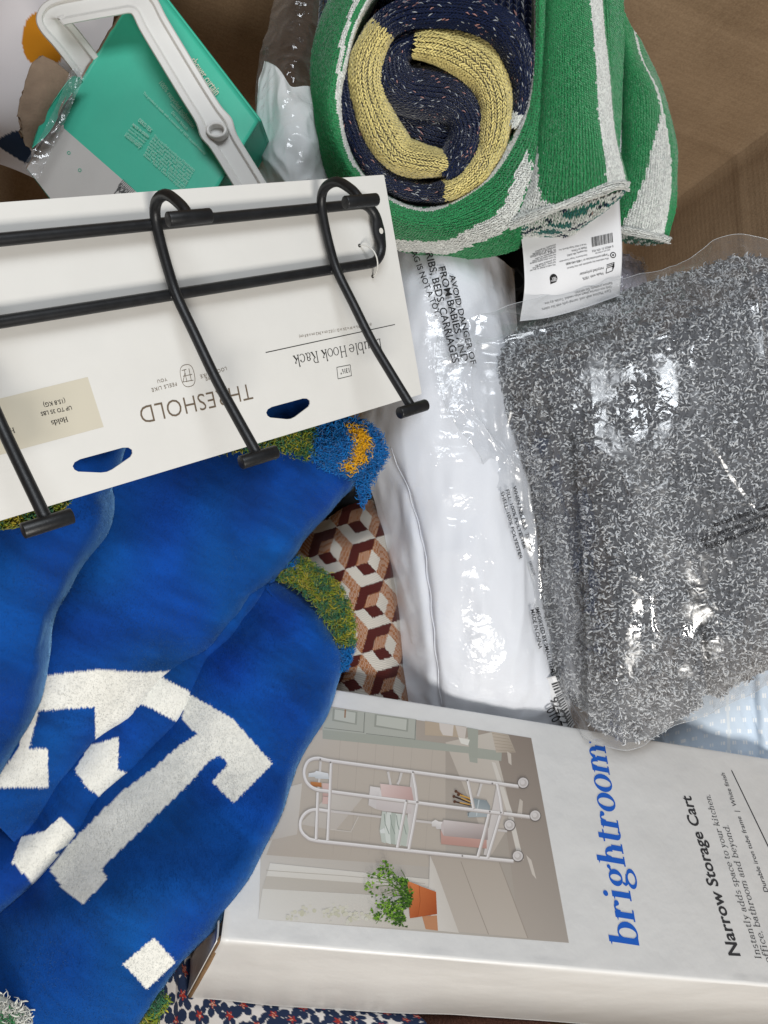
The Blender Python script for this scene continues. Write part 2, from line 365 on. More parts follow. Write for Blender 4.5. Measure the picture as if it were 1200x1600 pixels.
class Plane:
    """a rigid flat frame: origin P0, columns of R = u, v, n"""
    def __init__(s, P0, R): s.P0, s.R = np.asarray(P0, float), np.asarray(R, float)
    def at(s, u, v, n=0.):
        u, v, n = np.broadcast_arrays(np.asarray(u, float), np.asarray(v, float), np.asarray(n, float)); return s.P0 + np.stack([u, v, n], -1) @ s.R.T
    def uv(s, px, py, n=0.):
        r = U(px, py, 1.); P = s.P0 + s.R[:, 2] * n; N_ = s.R[:, 2]; t = (P @ N_) / (r @ N_); q = r * t[..., None] - s.P0
        return np.stack([q @ s.R[:, 0], q @ s.R[:, 1]], -1)
    def at_u(s, px, py, u):
        """where the ray of a pixel meets the plane u = const -> (v, n)"""
        r = U(px, py, 1.); e = s.R[:, 0]; t = ((s.P0 + e * u) @ e) / (r @ e); q = r * t - s.P0
        return q @ s.R[:, 1], q @ s.R[:, 2]
    def letters(s, name, geo, pa, pb, m, parent, h=None, n=.25, dz=.02, bend=None):
        a, b = s.uv(*pa), s.uv(*pb); Q, Fc, Z = fit_line(geo, a, b, h)
        hh = n + Z * dz
        if bend: hh = hh + bend(Q[:, 0], Q[:, 1])
        return mk(name, s.at(Q[:, 0], Q[:, 1], hh), Fc, m, parent, smooth=False)
    def poly(s, name, pts, m, parent, n=.2, col=None, bend=None):
        Q = s.uv(*np.asarray(pts, float).T); hh = np.full(len(Q), n) + (bend(Q[:, 0], Q[:, 1]) if bend else 0)
        return mk(name, s.at(Q[:, 0], Q[:, 1], hh), [tuple(range(len(Q)))], m, parent, smooth=False, col=col)

class DepthMap:
    """looks up the depth of a built sheet at a pixel, so print can lie on it"""
    def __init__(s, P): s.p = PX(P).reshape(-1, 2); s.d = -P[..., 2].ravel()
    def __call__(s, q, k=5):
        q = np.asarray(q, float).reshape(-1, 2); out = np.empty(len(q))
        for c in range(0, len(q), 400):
            D = ((q[c:c + 400, None] - s.p[None]) ** 2).sum(2); idx = np.argpartition(D, k, 1)[:, :k]
            w = 1 / (np.take_along_axis(D, idx, 1) + .5); out[c:c + 400] = (s.d[idx] * w).sum(1) / w.sum(1)
        return out
def wrap_letters(name, geo, pa, pb, dm, m, parent, h=None, lift=.8, curve=0.):
    """lettering printed on a curved sheet, baseline from pixel pa to pb"""
    V, Fc, Z = geo; a = np.array([pa[0], -pa[1]], float); b = np.array([pb[0], -pb[1]], float)
    Q, Fc, Z = fit_line((V, Fc, Z), a, b, h)
    if curve:
        e = (b - a) / np.linalg.norm(b - a); t = ((Q - a) @ e) / np.linalg.norm(b - a); Q = Q + np.outer(4 * t * (1 - t) * curve, [-e[1], e[0]])
    px = np.stack([Q[:, 0], -Q[:, 1]], 1); d = dm(px) - lift - Z * .02
    return mk(name, U(px[:, 0], px[:, 1], d), Fc, m, parent, smooth=False)

# ================================================================== the carton everything lies in
def kraft_mat():
    m, nt, b, out = new_mat('kraft_cardboard'); L = nt.links.new
    tc = N(nt, 'ShaderNodeNewGeometry'); uvn = N(nt, 'ShaderNodeUVMap')
    n1 = N(nt, 'ShaderNodeTexNoise', Scale=7, Detail=6, Roughness=.65); n2 = N(nt, 'ShaderNodeTexNoise', Scale=420, Detail=3)
    L(tc.outputs['Position'], n1.inputs['Vector']); L(tc.outputs['Position'], n2.inputs['Vector'])
    mpg = N(nt, 'ShaderNodeMapping'); mpg.inputs['Scale'].default_value = (3, 45, 1); L(uvn.outputs[0], mpg.inputs[0])
    n3 = N(nt, 'ShaderNodeTexNoise', Scale=1.2, Detail=4, Roughness=.7); L(mpg.outputs[0], n3.inputs['Vector'])
    r = N(nt, 'ShaderNodeValToRGB'); e = r.color_ramp.elements
    e[0].position = .3; e[0].color = (*lin('#7f6850'), 1); e[1].position = .72; e[1].color = (*lin('#ab9276'), 1)
    a = N(nt, 'ShaderNodeMath', _operation='MULTIPLY_ADD'); a.inputs[1].default_value = .62; L(n1.outputs[0], a.inputs[0])
    a2 = N(nt, 'ShaderNodeMath', _operation='MULTIPLY'); a2.inputs[1].default_value = .16; L(n3.outputs[0], a2.inputs[0]); L(a2.outputs[0], a.inputs[2])
    a3 = N(nt, 'ShaderNodeMath', _operation='MULTIPLY_ADD'); a3.inputs[1].default_value = .45; L(n2.outputs[0], a3.inputs[0]); L(a.outputs[0], a3.inputs[2]); L(a3.outputs[0], r.inputs[0]); L(r.outputs[0], b.inputs['Base Color']); b.inputs['Roughness'].default_value = .72; b.inputs['Specular IOR Level'].default_value = .25
    w = N(nt, 'ShaderNodeTexWave', Scale=38, Distortion=.3); w.bands_direction = 'X'; L(uvn.outputs[0], w.inputs['Vector'])
    nn = bump_of(nt, w.outputs[0], .10, .0010); nn = bump_of(nt, n2.outputs[0], .4, .0008, nn); nn = bump_of(nt, n1.outputs[0], .12, .004, nn)
    L(nn, b.inputs['Normal'])
    return m
KRAFT = kraft_mat()
def build_carton():
    K = RW @ U(1200, 205, 1000.)                 # the vertical corner the photo shows at the upper right
    z0 = (0.004 - CAM[2]) * 1000; z1 = -330.
    corners = [np.array(c, float) for c in ((K[0], K[1], 0), (-262, 745, 0), (-275, -640, 0), (795, -640, 0))]
    root = thing('cardboard_carton', RW.T @ np.array([260, 40, z0]), 'large brown corrugated cardboard carton holding all the goods', 'carton')
    cen = sum(corners) / 4
    for i in range(4):
        a, b = corners[i], corners[(i + 1) % 4]; nu, nv = 90, 34
        s = np.linspace(0, 1, nv)[None, :, None]; zz = np.linspace(z0, z1, nu)[:, None]
        s2 = s * 1.03 - .015; P = a * (1 - s2) + b * s2 + np.zeros((nu, nv, 3)); P[..., 2] += zz
        out = unit(((a + b) / 2 - cen) * [1, 1, 0]); Pc = P @ RW
        bow = noise(Pc, 200, 11 + i) * 1.5
        edge = np.sin(np.pi * s[..., 0]); P = P + out * (bow * edge + 4)[..., None]
        zl = P[..., 2]; P = P - out * (1.6 * np.exp(-((zl + 760) / 6) ** 2) - 1.4 * np.exp(-((zl + 600) / 6) ** 2))[..., None]
        sheet('wall_panel', P @ RW, KRAFT, root, thick=4.5)
    for i, (a, b) in enumerate(((-.02, .499), (.501, 1.02))):
        s = np.linspace(a, b, 20)[:, None, None]; t = np.linspace(-.02, 1.02, 20)[None, :, None]
        P = (corners[0] * (1 - t) + corners[1] * t) * (1 - s) + (corners[3] * (1 - t) + corners[2] * t) * s; P[..., 2] += z0 + 2
        sheet('floor_flap', P @ RW, KRAFT, root, thick=4)
    # inner flaps below the meeting line of the two floor flaps
    P = np.array([[corners[0] * (1 - t) + corners[1] * t + (corners[3] - corners[0]) * s for t in (0, 1)] for s in (.4, .6)]); P[..., 2] += z0 - 4
    sheet('floor_flap', P @ RW, KRAFT, root, thick=3)
build_carton()

# ================================================================== hook rack on its card
BLACK = mat('black_powder_coat', '#17181a', rough=.42, spec=.5, bump=[(900, .2, .0004, 'noise'), (60, .15, .002, 'noise')], mottle=.5, mottle_scale=140)
CARD = mat('white_card', '#dedcd7', rough=.55, spec=.3, mottle=.02, mottle_scale=30, bump=[(1500, .06, .0002, 'noise'), (14, .3, .004, 'noise')])
INK = mat('black_ink', '#23211f', rough=.6, spec=.2)
BRONZE = mat('bronze_ink', '#6d5f4f', rough=.55, spec=.3)
TAN = mat('tan_ink', '#cfc8b6', rough=.6, spec=.2)
RK = Plane([0., 285.458, -650.], [[.7581, -.1833, .6259], [.3076, .9467, -.0953], [-.5751, .2648, .7741]])
def fill_poly(loops, z0, z1):
    """polygon with holes -> prism geometry, in u,v,n"""
    c = bpy.data.curves.new('outline_curve', 'CURVE'); c.dimensions = '2D'; c.fill_mode = 'BOTH'; c.extrude = .001
    for lp in loops:
        sp = c.splines.new('POLY'); sp.points.add(len(lp) - 1)
        for p, q in zip(sp.points, lp): p.co = (q[0] * .01, q[1] * .01, 0, 1)
        sp.use_cyclic_u = True
    o = bpy.data.objects.new('outline_curve', c); sc.collection.objects.link(o)
    me = bpy.data.meshes.new_from_object(o.evaluated_get(bpy.context.evaluated_depsgraph_get()))
    V = np.array([v.co[:] for v in me.vertices]); Fc = [tuple(p.vertices) for p in me.polygons]
    bpy.data.objects.remove(o); bpy.data.curves.remove(c); bpy.data.meshes.remove(me)
    V[:, :2] *= 100; V[:, 2] = np.where(V[:, 2] > 0, z1, z0)
    return V, Fc
def build_rack():
    root = thing('hook_rack', RK.at(-190, -95), 'black metal double hook rack tied to its long white card', 'hook rack')
    bend = lambda u, v: 0 * u
    # card with two hang holes and slightly worn corners
    def slot(cx, cy, dirx):
        pts = [(-21, 3), (-19, 5.2), (-15, 6.2), (15, 6.2), (19, 5.2), (21, 3), (20.5, .5), (18.5, -1.5), (4, -6.4), (0, -7), (-4, -6.4), (-18.5, -1.5), (-20.5, .5)]
        return [(cx + x, cy + y) for x, y in pts]
    L = -430.
    outline = [(-.6, 0), (0, -.8), (-.0, -60), (.15, -120), (0, -187), (-1.2, -188), (-100, -188.2), (-230, -188), (L, -188), (L, 0), (-200, .2)]
    h1 = RK.uv(452, 641); h2 = RK.uv(163, 722)
    V, Fc = fill_poly([outline, slot(*h1, 1), slot(*h2, 1)], -1.1, 0)
    card = mk('backing_card', RK.at(V[:, 0], V[:, 1], V[:, 2]), Fc, CARD, root, smooth=False)
    # rails: one closed bent rod
    uvn = lambda px, py, n: np.array([*RK.uv(px, py, n), n])
    n0 = 8.0; a = uvn(500, 325, n0); vt = a[1]; vb = uvn(500, 424, n0)[1]; ur = uvn(592, 362, n0)[0]; ul = ur - 342
    path = []; rc = 15.
    def corner(cx, cy, a0, a1): return [(cx + rc * math.cos(t), cy + rc * math.sin(t), n0) for t in np.radians(np.linspace(a0, a1, 9))]
    path += corner(ur - rc, vb + rc, -90, 0) + corner(ur - rc, vt - rc, 0, 90) + corner(ul + rc, vt - rc, 90, 180) + corner(ul + rc, vb + rc, 180, 270)
    path.append(path[0]); path = resample(np.array(path), 3)
    rad = np.full(len(path), 4.1)
    V, Fc = tube_geo(RK.at(path[:, 0], path[:, 1], path[:, 2]), rad, 14, caps=False)
    # the flattened screw eye on the end of the rod
    eye_v = uvn(591, 362, n0)[1]; V = V.reshape(len(path), 14, 3)
    near = np.exp(-((path[:, 1] - eye_v) / 9) ** 2) * (path[:, 0] > ur - 1)
    C = V.mean(1, keepdims=True); dl = V - C; nn = RK.R[:, 2]; comp = dl @ nn
    V = C + dl * (1 + .55 * near[:, None, None]) - comp[..., None] * nn * (.85 * near)[:, None, None]
    mk('rail', V.reshape(-1, 3), Fc, BLACK, root)
    t = np.linspace(0, 2 * np.pi, 20, endpoint=False)
    hole = np.stack([ur + 2.1 * np.cos(t), eye_v + 2.4 * np.sin(t), np.full(20, n0 + 3.2)], 1)
    mk('screw_hole', RK.at(*hole.T), [tuple(range(20))], mat('hole_light', '#d8d5cc', rough=.6), root, smooth=False)
    # hooks lie in planes u = const; the shape is read off the hook at the end
    flush = uvn(504, 330, 12.); u0 = flush[0]
    prof = [(564, 314), (550, 297), (527, 284), (508, 293), (502, 314), (506, 345), (515, 385), (527, 424), (552, 475), (581, 533), (610, 582), (645, 639)]
    vn = np.array([RK.at_u(x, y, u0) for x, y in prof])
    vn = crs(vn, 70); u1 = uvn(244, 348, 12.)[0]; du = u0 - u1
    for k in range(3):
        u = u0 - du * k
        hk = thing_part('hook', RK, root)
        V, Fc = tube_geo(RK.at(np.full(len(vn), u), vn[:, 0], vn[:, 1]), 3.7, 14)
        g = [(V, Fc)]
        hook = mk('hook', V, Fc, BLACK, root)
        for vv_ in (vt, vb):
            th_, ph_ = np.meshgrid(np.linspace(0, np.pi, 8), np.linspace(0, 2 * np.pi, 12, endpoint=False), indexing='ij')
            bx_ = RK.at(u + 4.4 * np.sin(th_) * np.cos(ph_), vv_ + 4.2 * np.sin(th_) * np.sin(ph_), 10.2 + 2.2 * np.cos(th_)); mk('weld', bx_.reshape(-1, 3), gfaces(8, 12, True), BLACK, hook)
        for q, half in ((vn[0], 15.), (vn[-1], 14.)):
            V, Fc = bar_geo(RK.at(u - half, q[0], q[1]), RK.at(u + half, q[0], q[1]), 4.7)
            mk('end_bar', V, Fc, BLACK, hook)
    # clear tie loop round the lower rail
    tie = mat('clear_tie', '#dcdad4', rough=.25, spec=.6)
    p = uvn(572, 408, 0)[:2]; t = np.linspace(0, np.pi, 20)
    pth = np.stack([p[0] + 2.2 * np.sin(t * 2) * .3 + np.linspace(-4, 4, 20), p[1] + 13 * np.cos(t), .2 + 14.5 * np.sin(t)], 1)
    V, Fc = tube_geo(RK.at(*pth.T), .65, 8); mk('tie_loop', V, Fc, tie, root)
    for s in (0, -1):
        q = pth[s]; ring = [(q[0] + 1.5 * math.cos(x), q[1] + 1.5 * math.sin(x)) for x in np.linspace(0, 6.28, 14, endpoint=False)]
        mk('tie_hole', RK.at(np.array(ring)[:, 0], np.array(ring)[:, 1], .12), [tuple(range(14))], INK, card, smooth=False)
    # print
    RK.poly('printed_patch', [(-70, 640), (137, 589), (162, 667), (-60, 727)], TAN, card, n=.1)
    Lt = lambda geo, a, b, m, h=None: RK.letters('lettering', geo, a, b, m, card, h=h)
    Lt(sans('THRESHOLD', bold=-.008, space=1.04), (391, 599), (216, 636), BRONZE, 1.12)
    Lt(serif('Double Hook Rack', w=.07, thin=.03), (594, 529), (457, 556), INK, 1.15)
    RK.poly('rule', [(415, 550.2), (617, 506.4), (617, 507.6), (415, 551.6)], INK, card, n=.15)
    Lt(sans('(6 in H x 13½ in W x 2¾ in D / (15.2 cm x 34.2 cm x 6.9 cm)'), (580, 505), (467, 524), BRONZE, 1.1)
    Lt(sans('13½"', bold=.01), (545, 575), (531, 578), INK, 1.1)
    fr = [(526, 574), (547, 570), (549, 587), (528, 592)]
    q = RK.uv(*np.array(fr, float).T)
    for i in range(4):
        A, B = q[i], q[(i + 1) % 4]; V, Fc = tube_geo(np.stack([RK.at(*A, .2), RK.at((A + B)[0] / 2, (A + B)[1] / 2, .2), RK.at(*B, .2)]), .22, 4); mk('rule', V, Fc, INK, card)
    Lt(sans('LOOKS LIKE', space=1.15), (353, 573), (312, 586), BRONZE); Lt(sans('HOME', space=1.15), (342, 577 + 7), (320, 590), BRONZE, .9)
    Lt(sans('FEELS LIKE', space=1.15), (275, 597), (236, 607), BRONZE); Lt(sans('YOU', space=1.15), (260, 590), (245, 594), BRONZE)
    Lt(serif('Holds', w=.13, thin=.05), (104, 651), (79, 658), INK, 1.1)
    Lt(sans('UP TO 35 LBS', bold=.01), (111, 634), (63, 644), INK, 1.1); Lt(sans('(15.8 KG)', bold=.01), (101, 623), (67, 630), INK, 1.1)
    Lt(serif('Holds', w=.13, thin=.05), (21, 668), (-6, 675), INK, 1.1)
    # the small monogram in its rounded frame
    th = np.linspace(0, 2 * np.pi, 40, endpoint=True); cx, cy = 293, 587
    e = np.stack([cx + 11 * np.sign(np.cos(th)) * np.abs(np.cos(th)) ** .75, cy + 17 * np.sign(np.sin(th)) * np.abs(np.sin(th)) ** .75], 1); e[:, 1] -= (e[:, 0] - cx) * .2; e[:, 0] += (e[:, 1] - cy) * .2
    q = RK.uv(*e.T); V, Fc = tube_geo(RK.at(q[:, 0], q[:, 1], .12), .22, 4, caps=False); mk('emblem', V, Fc, BRONZE, card)
    for p0, p1 in (((288, 578), (292, 597)), ((295, 576), (299, 595)), ((286, 588), (300, 585)), ((284, 579), (291, 577)), ((285, 597), (302, 594)), ((289, 582), (286, 596))):
        q = RK.uv(*np.array([p0, ((p0[0] + p1[0]) / 2, (p0[1] + p1[1]) / 2), p1], float).T); V, Fc = tube_geo(RK.at(q[:, 0], q[:, 1], .12), .22, 4); mk('emblem', V, Fc, BRONZE, card)
def thing_part(*a): return None
build_rack()

# ================================================================== narrow storage cart carton
BX = Plane([-119., -312.667, -560.], [[.9544, -.0021, .2984], [-.2048, .7227, .6601], [-.2171, -.6911, .6894]])
BOXW = 221.6
def box_wave(u, v):
    P = np.stack([u, v, 0 * u], -1) if isinstance(u, np.ndarray) else np.array([u, v, 0.])
    e = np.clip(np.minimum(v, BOXW - v) / 25, 0, 1)
    return 0. * e
WBOX = mat('white_coated_board', '#dedddb', rough=.38, spec=.42, mottle=.03, mottle_scale=25, bump=[(1100, .06, .0003, 'noise'), (20, .45, .004, 'noise'), (7, .3, .008, 'noise')])
EDGE = mat('raw_board_edge', '#8a6f52', rough=.85, spec=.1, bump=[(600, .4, .001, 'noise')], mottle=.3, mottle_scale=300)
def build_cart_box():
    root = thing('storage_cart_box', BX.at(260, 110, -190), 'long white printed retail box showing a narrow rolling cart', 'box')
    Lu = 600.; T = 188.; us = np.linspace(0, Lu, 100); rng_r = 3.2
    # one skin wrapped over the upper panel and the long side, with a worn rounded ridge
    prof = []
    for n_ in np.linspace(-T, -rng_r, 40): prof.append((0., n_))
    for t in np.radians(np.linspace(0, 90, 9))[1:-1]: prof.append((rng_r - rng_r * math.cos(t), -rng_r + rng_r * math.sin(t)))
    for v in np.linspace(rng_r, BOXW - 2, 70): prof.append((v, 0.))
    for t in np.radians(np.linspace(0, 90, 6))[1:]: prof.append((BOXW - 2 + 2 * math.sin(t), -2 + 2 * math.cos(t)))
    for n_ in np.linspace(-6, -T, 10): prof.append((BOXW, n_))
    prof = np.array(prof); uu = np.broadcast_to(us[:, None], (100, len(prof))).copy(); vv = np.broadcast_to(prof[:, 0], uu.shape).copy(); nn = np.broadcast_to(prof[:, 1], uu.shape).copy()
    top = prof[:, 1] > -.01; nn[:, top] += box_wave(uu[:, top], vv[:, top])
    side = prof[:, 0] < .01; Q = np.stack([uu, nn, 0 * uu], -1); vv[:, side] -= ((noise(Q, 90, 8) * 1.6 + noise(Q, 35, 9) * .4) * np.clip(-nn / 30, 0, 1))[:, side]
    ridge = (np.abs(prof[:, 1]) < 6) & (prof[:, 0] < 6); j = noise(np.stack([uu, 0 * uu, 0 * uu], -1), 14, 5) * .5 + noise(np.stack([uu, 0 * uu, 0 * uu], -1), 50, 6) * .5
    nn[:, ridge] += j[:, ridge] * .8
    body = sheet('carton_skin', BX.at(uu, vv, nn), WBOX, root, thick=1.6)
    # end: two flaps with raw edges, slightly sprung open at the near corner
    us_, vs_ = np.meshgrid(np.linspace(3, BOXW - 3, 30), np.linspace(-3, -T, 26), indexing='ij')
    sheet('end_flap', BX.at(1.5 + 2.5 * np.sin(np.pi * (us_ / BOXW)), us_, vs_), WBOX, root, thick=3)
    V, Fc = tube_geo(BX.at(np.full(20, .5), np.full(20, 2.2), np.linspace(-3, -T, 20)), 2.3, 8); mk('flap_edge', V, Fc, EDGE, root)
    sheet('tuck_flap', BX.at(*np.broadcast_arrays(-2.5 - 3 * (np.linspace(0, 1, 12)[:, None] ** 2), np.linspace(1.5, 26, 12)[:, None], np.linspace(-8, -T, 14)[None])), WBOX, root, thick=1.4)
    sheet('back_panel', BX.at(*np.broadcast_arrays(np.linspace(2, Lu, 10)[:, None], np.linspace(2, BOXW - 2, 10)[None], -T - 1.)), WBOX, root, thick=2)
    # ---- printed picture: stacked flat inks
    cols, Vs, Fs = [], [], []; lay = [0]
    def q(x, y): return (440 + x / 2.5, 1080 + y / 2.5)
    def add(pts, c, c2=None, raw=False, n=None):
        lay[0] += 1
        P = np.array([p if raw else q(*p) for p in pts], float)
        uv = BX.uv(P[:, 0], P[:, 1]); o = sum(len(v) for v in Vs)
        hh = .12 + lay[0] * .0035 + box_wave(uv[:, 0].copy(), uv[:, 1].copy())
        Vs.append(BX.at(uv[:, 0], uv[:, 1], hh)); Fs.append(tuple(range(o, o + len(P))))
        cc = np.broadcast_to(lin(c), (len(P), 3)).copy()
        if c2 is not None: cc[len(P) // 2:] = lin(c2)
        cols.append(cc)
    def quadgrid(a, b, c, d, c1, c2, c3, c4, n=14):
        """picture ground: four corners with four colours, subdivided so it follows the panel"""
        lay[0] += 1; a, b, c, d = (np.array(q(*p)) for p in (a, b, c, d))
        s, t = np.meshgrid(np.linspace(0, 1, n), np.linspace(0, 1, n), indexing='ij'); s = s[..., None]; t = t[..., None]
        P = (a * (1 - s) + b * s) * (1 - t) + (d * (1 - s) + c * s) * t; C = (lin(c1) * (1 - s) + lin(c2) * s) * (1 - t) + (lin(c4) * (1 - s) + lin(c3) * s) * t
        uv = BX.uv(P[..., 0].ravel(), P[..., 1].ravel()); o = sum(len(v) for v in Vs)
        Vs.append(BX.at(uv[:, 0], uv[:, 1], .12 + lay[0] * .0035 + box_wave(uv[:, 0].copy(), uv[:, 1].copy()))); Fs.extend(tuple(int(x) + o for x in f) for f in gfaces(n, n)); cols.append(C.reshape(-1, 3))
    def line(pts, w, c):
        P = np.array(pts, float); T_ = unit(np.gradient(P, axis=0)); Nn = np.stack([-T_[:, 1], T_[:, 0]], 1) * w / 2
        add([*(P + Nn), *(P - Nn)[::-1]], c)
    def disc(x, y, r, c, k=18): add([(x + r * math.cos(t), y + r * math.sin(t)) for t in np.linspace(0, 2 * np.pi, k, endpoint=False)], c)
    quadgrid((-60, 20), (975, 183), (1122, 983), (-90, 890), '#b8ada2', '#a09488', '#a89f95', '#cdc8c0')
    quadgrid((130, 150), (640, 215), (640, 690), (-60, 640), '#c3b9ad', '#bdb2a6', '#b8aea2', '#b5aa9e', 10)
    for x in (230, 300, 370, 440, 510, 590): line([(x, 170 + (x - 160) * .13), (x - 14, 400), (x - 30, 640)], 1.6, '#b0a59a')
    quadgrid((830, 160), (975, 183), (1122, 983), (930, 962), '#94877c', '#8d8177', '#aaa198', '#b0a69c', 8)
    quadgrid((640, 200), (820, 160), (905, 500), (820, 640), '#c4baae', '#c9c1b6', '#c2b8ad', '#bdb2a7', 6)
    add([(820, 275), (835, 280), (900, 470), (930, 600), (945, 660), (925, 660), (885, 490)], '#d6cfc6')
    add([(565, 640), (850, 668), (962, 965), (690, 940)], '#b4a99d', '#bdb3a8')
    line([(700, 665), (750, 800), (808, 950)], 3, '#9d9287'); line([(850, 668), (900, 800), (962, 965)], 4, '#a2978c')
    # dark cabinet and shelf
    add([(160, 58), (525, 110), (525, 192), (160, 150)], '#b3b4aa'); add([(160, 150), (528, 190), (860, 235), (858, 273), (765, 262), (765, 282), (735, 276), (730, 243), (160, 186)], '#a6a89d')
    for a, b in (((166, 62), (322, 84)), ((330, 85), (522, 111))):
        x0, y0, x1, y1 = a[0], a[1], b[0], b[1]; dy = 82
        line([(x0, y0 + dy - 1), (x1, y1 + dy - 5)], 2.5, '#85877f'); line([(x1 + 3, y1), (x1, y1 + 40), (x1 - 1, y1 + dy - 3)], 3, '#7d7f78')
        add([(x0 + 34, y0 + 5), (x1 - 26, y1 - 3), (x1 - 29, y1 + 48), (x0 + 31, y0 + 54)], '#9b9d93'); add([(x0 + 42, y0 + 9), (x1 - 33, y1), (x1 - 36, y1 + 42), (x0 + 39, y0 + 48)], '#c0c1b7')
    line([(249, 72), (248, 86), (247, 104)], 6, '#9a7a62')
    add([(560, 116), (722, 140), (716, 190), (690, 180), (560, 172)], '#b9a894'); add([(615, 124), (672, 132), (668, 176), (630, 172), (618, 150)], '#d5ccc4'); add([(678, 134), (722, 142), (716, 186), (690, 178)], '#cfc5bc')
    add([(725, 142), (768, 150), (765, 262), (735, 258)], '#a4a69b'); add([(690, 180), (735, 190), (728, 212), (700, 204)], '#e3dfd6')
    quadgrid((820, 158), (885, 170), (915, 240), (838, 240), '#c3b6a6', '#b5a99a', '#a89b8c', '#bfb2a3', 4)
    for k in range(6): line([(822 + 3 * k, 165 + 13 * k), (884 + 5 * k, 176 + 12 * k)], 1.5, '#9d8f7f')
    add([(880, 235), (896, 245), (898, 290), (886, 280)], '#c9bfb4'); add([(930, 420), (942, 430), (938, 500), (920, 480)], '#c5bbb0'); add([(955, 640), (975, 660), (995, 735), (978, 715)], '#cdc4ba')
    # paper bag and pale shapes behind the cart
    quadgrid((-70, 400), (80, 360), (60, 560), (-80, 590), '#c9c2ba', '#cfc8bf', '#c3bbb2', '#b9b1a8', 5)
    quadgrid((190, 400), (330, 400), (210, 545), (70, 520), '#cdc6be', '#c6beb5', '#bfb6ad', '#c2bab1', 5); line([(300, 490), (270, 550), (190, 540)], 4, '#cbc3ba')
    # window
    quadgrid((-45, 672), (582, 735), (575, 775), (-60, 722), '#dcd8d0', '#d3cdc4', '#cdc6bc', '#d8d3ca', 8); quadgrid((-60, 722), (560, 768), (545, 805), (-75, 772), '#bfb8ad', '#bab2a7', '#b1a99e', '#c2bbb1', 8)
    quadgrid((-75, 772), (520, 805), (640, 938), (-92, 890), '#d6d2ca', '#c9c4bb', '#c2b8ab', '#dbd8d2', 10)
    line([(-60, 700), (250, 722), (560, 752)], 3, '#b9b2a7')
    g2 = np.random.default_rng(4)
    for k in range(70):
        c = [(70, 865), (190, 870), (250, 860), (290, 880)][k % 4]; x, y = c[0] + g2.normal() * 28, c[1] + g2.normal() * 14; disc(x, y, 4 + 5 * g2.random(), ['#cfcbb9', '#c7c4ae', '#d3cfc2'][k % 3], 7)
    add([(578, 640), (600, 690), (692, 945), (605, 936), (545, 775), (575, 770)], '#cdc6bd', '#d4cec6')
    add([(548, 880), (606, 876), (610, 936), (562, 930)], '#bd8661')
    # cart: back tubes first, then goods, then front tubes
    wt = '#dbd5d2'; sh = '#b9b0aa'
    for pts, w in (([(880, 548), (700, 527), (490, 504), (190, 470)], 9),): line(pts, w, '#cfc8c4')
    for pts in ([(152, 275), (148, 330), (142, 395)], [(468, 318), (460, 350), (452, 365)], [(780, 362), (772, 390), (765, 412)], [(415, 315), (424, 360), (430, 420)]): line(pts, 9, '#d2ccc8')
    quadgrid((840, 365), (862, 480), (812, 645), (788, 640), '#d6cfcb', '#cfc7c3', '#c5bdb8', '#d1cac6', 4)
    quadgrid((505, 318), (530, 435), (505, 612), (482, 606), '#d3ccc8', '#c9c1bd', '#c9c1bd', '#d6d0cc', 4)
    add([(105, 322), (128, 318), (135, 312), (182, 322), (185, 345), (132, 342), (128, 336), (104, 336)], '#e2e3e4', '#c6c9cb'); add([(112, 354), (155, 358), (156, 376), (113, 371)], '#c28350', '#a9693a'); add([(158, 360), (186, 362), (184, 412), (160, 410)], '#d9bdb5', '#c4a39b'); add([(160, 412), (182, 414), (180, 442), (158, 440)], '#d3b4ac')
    add([(345, 372), (384, 378), (392, 412), (372, 418), (368, 462), (338, 446)], '#dfd9d6', '#cfc8c5'); quadgrid((384, 362), (506, 376), (516, 432), (390, 412), '#e0cac4', '#c9aaa4', '#bf9f99', '#d9bfb9', 4); add([(372, 416), (512, 434), (505, 480), (400, 470), (368, 462)], '#d5ccc9', '#c9bfbc')
    for k in range(5): add([(392 + k * 18, 470 + 3 * k), (408 + k * 20, 472 + 3 * k), (412 + k * 21, 540), (406 + k * 20, 596 + 3 * k), (390 + k * 18, 590 + 3 * k), (382 + k * 20, 545)], ['#c3c8bf', '#d6d9d2', '#b3bab0', '#cfd3cb', '#bcc2b8'][k])
    for k in range(4): line([(400 + k * 24, 480 + 3 * k), (404 + k * 24, 520), (420 + k * 22, 560)], 3, '#8f988f')
    add([(382, 545), (400, 535), (404, 556), (386, 556)], '#dcdeda')
    for a, b, c in (((680, 392), (742, 430), '#6e4630'), ((672, 412), (745, 440), '#3d2b22'), ((675, 432), (740, 448), '#4a3327'), ((690, 405), (750, 425), '#c69a52')):
        line([a, ((a[0] + b[0]) / 2, (a[1] + b[1]) / 2), b], 6, c); disc(a[0], a[1], 6, '#5b3b2b', 8)
    for a, b in (((700, 418), (745, 438)), ((705, 408), (748, 428)), ((695, 436), (745, 446))): line([a, b], 4, '#d0a252')
    add([(742, 418), (800, 428), (814, 450), (810, 492), (728, 494), (724, 478), (745, 470)], '#8b9498', '#a9b0b2'); line([(742, 420), (735, 450), (728, 488)], 3, '#6d7679'); line([(770, 426), (765, 455), (760, 488)], 4, '#c5cbcc')
    add([(585, 512), (600, 503), (612, 510), (632, 512), (632, 540), (605, 540), (600, 530), (586, 530)], '#e7e2df', '#cfc9c6')
    add([(620, 545), (800, 575), (800, 616), (622, 598)], '#c9a196', '#bb9287'); quadgrid((632, 504), (806, 524), (804, 582), (632, 566), '#d7cecb', '#bfb1ad', '#9d8f8b', '#b2a5a1', 5); add([(632, 504), (632, 566), (622, 545), (622, 522)], '#c9bebb')
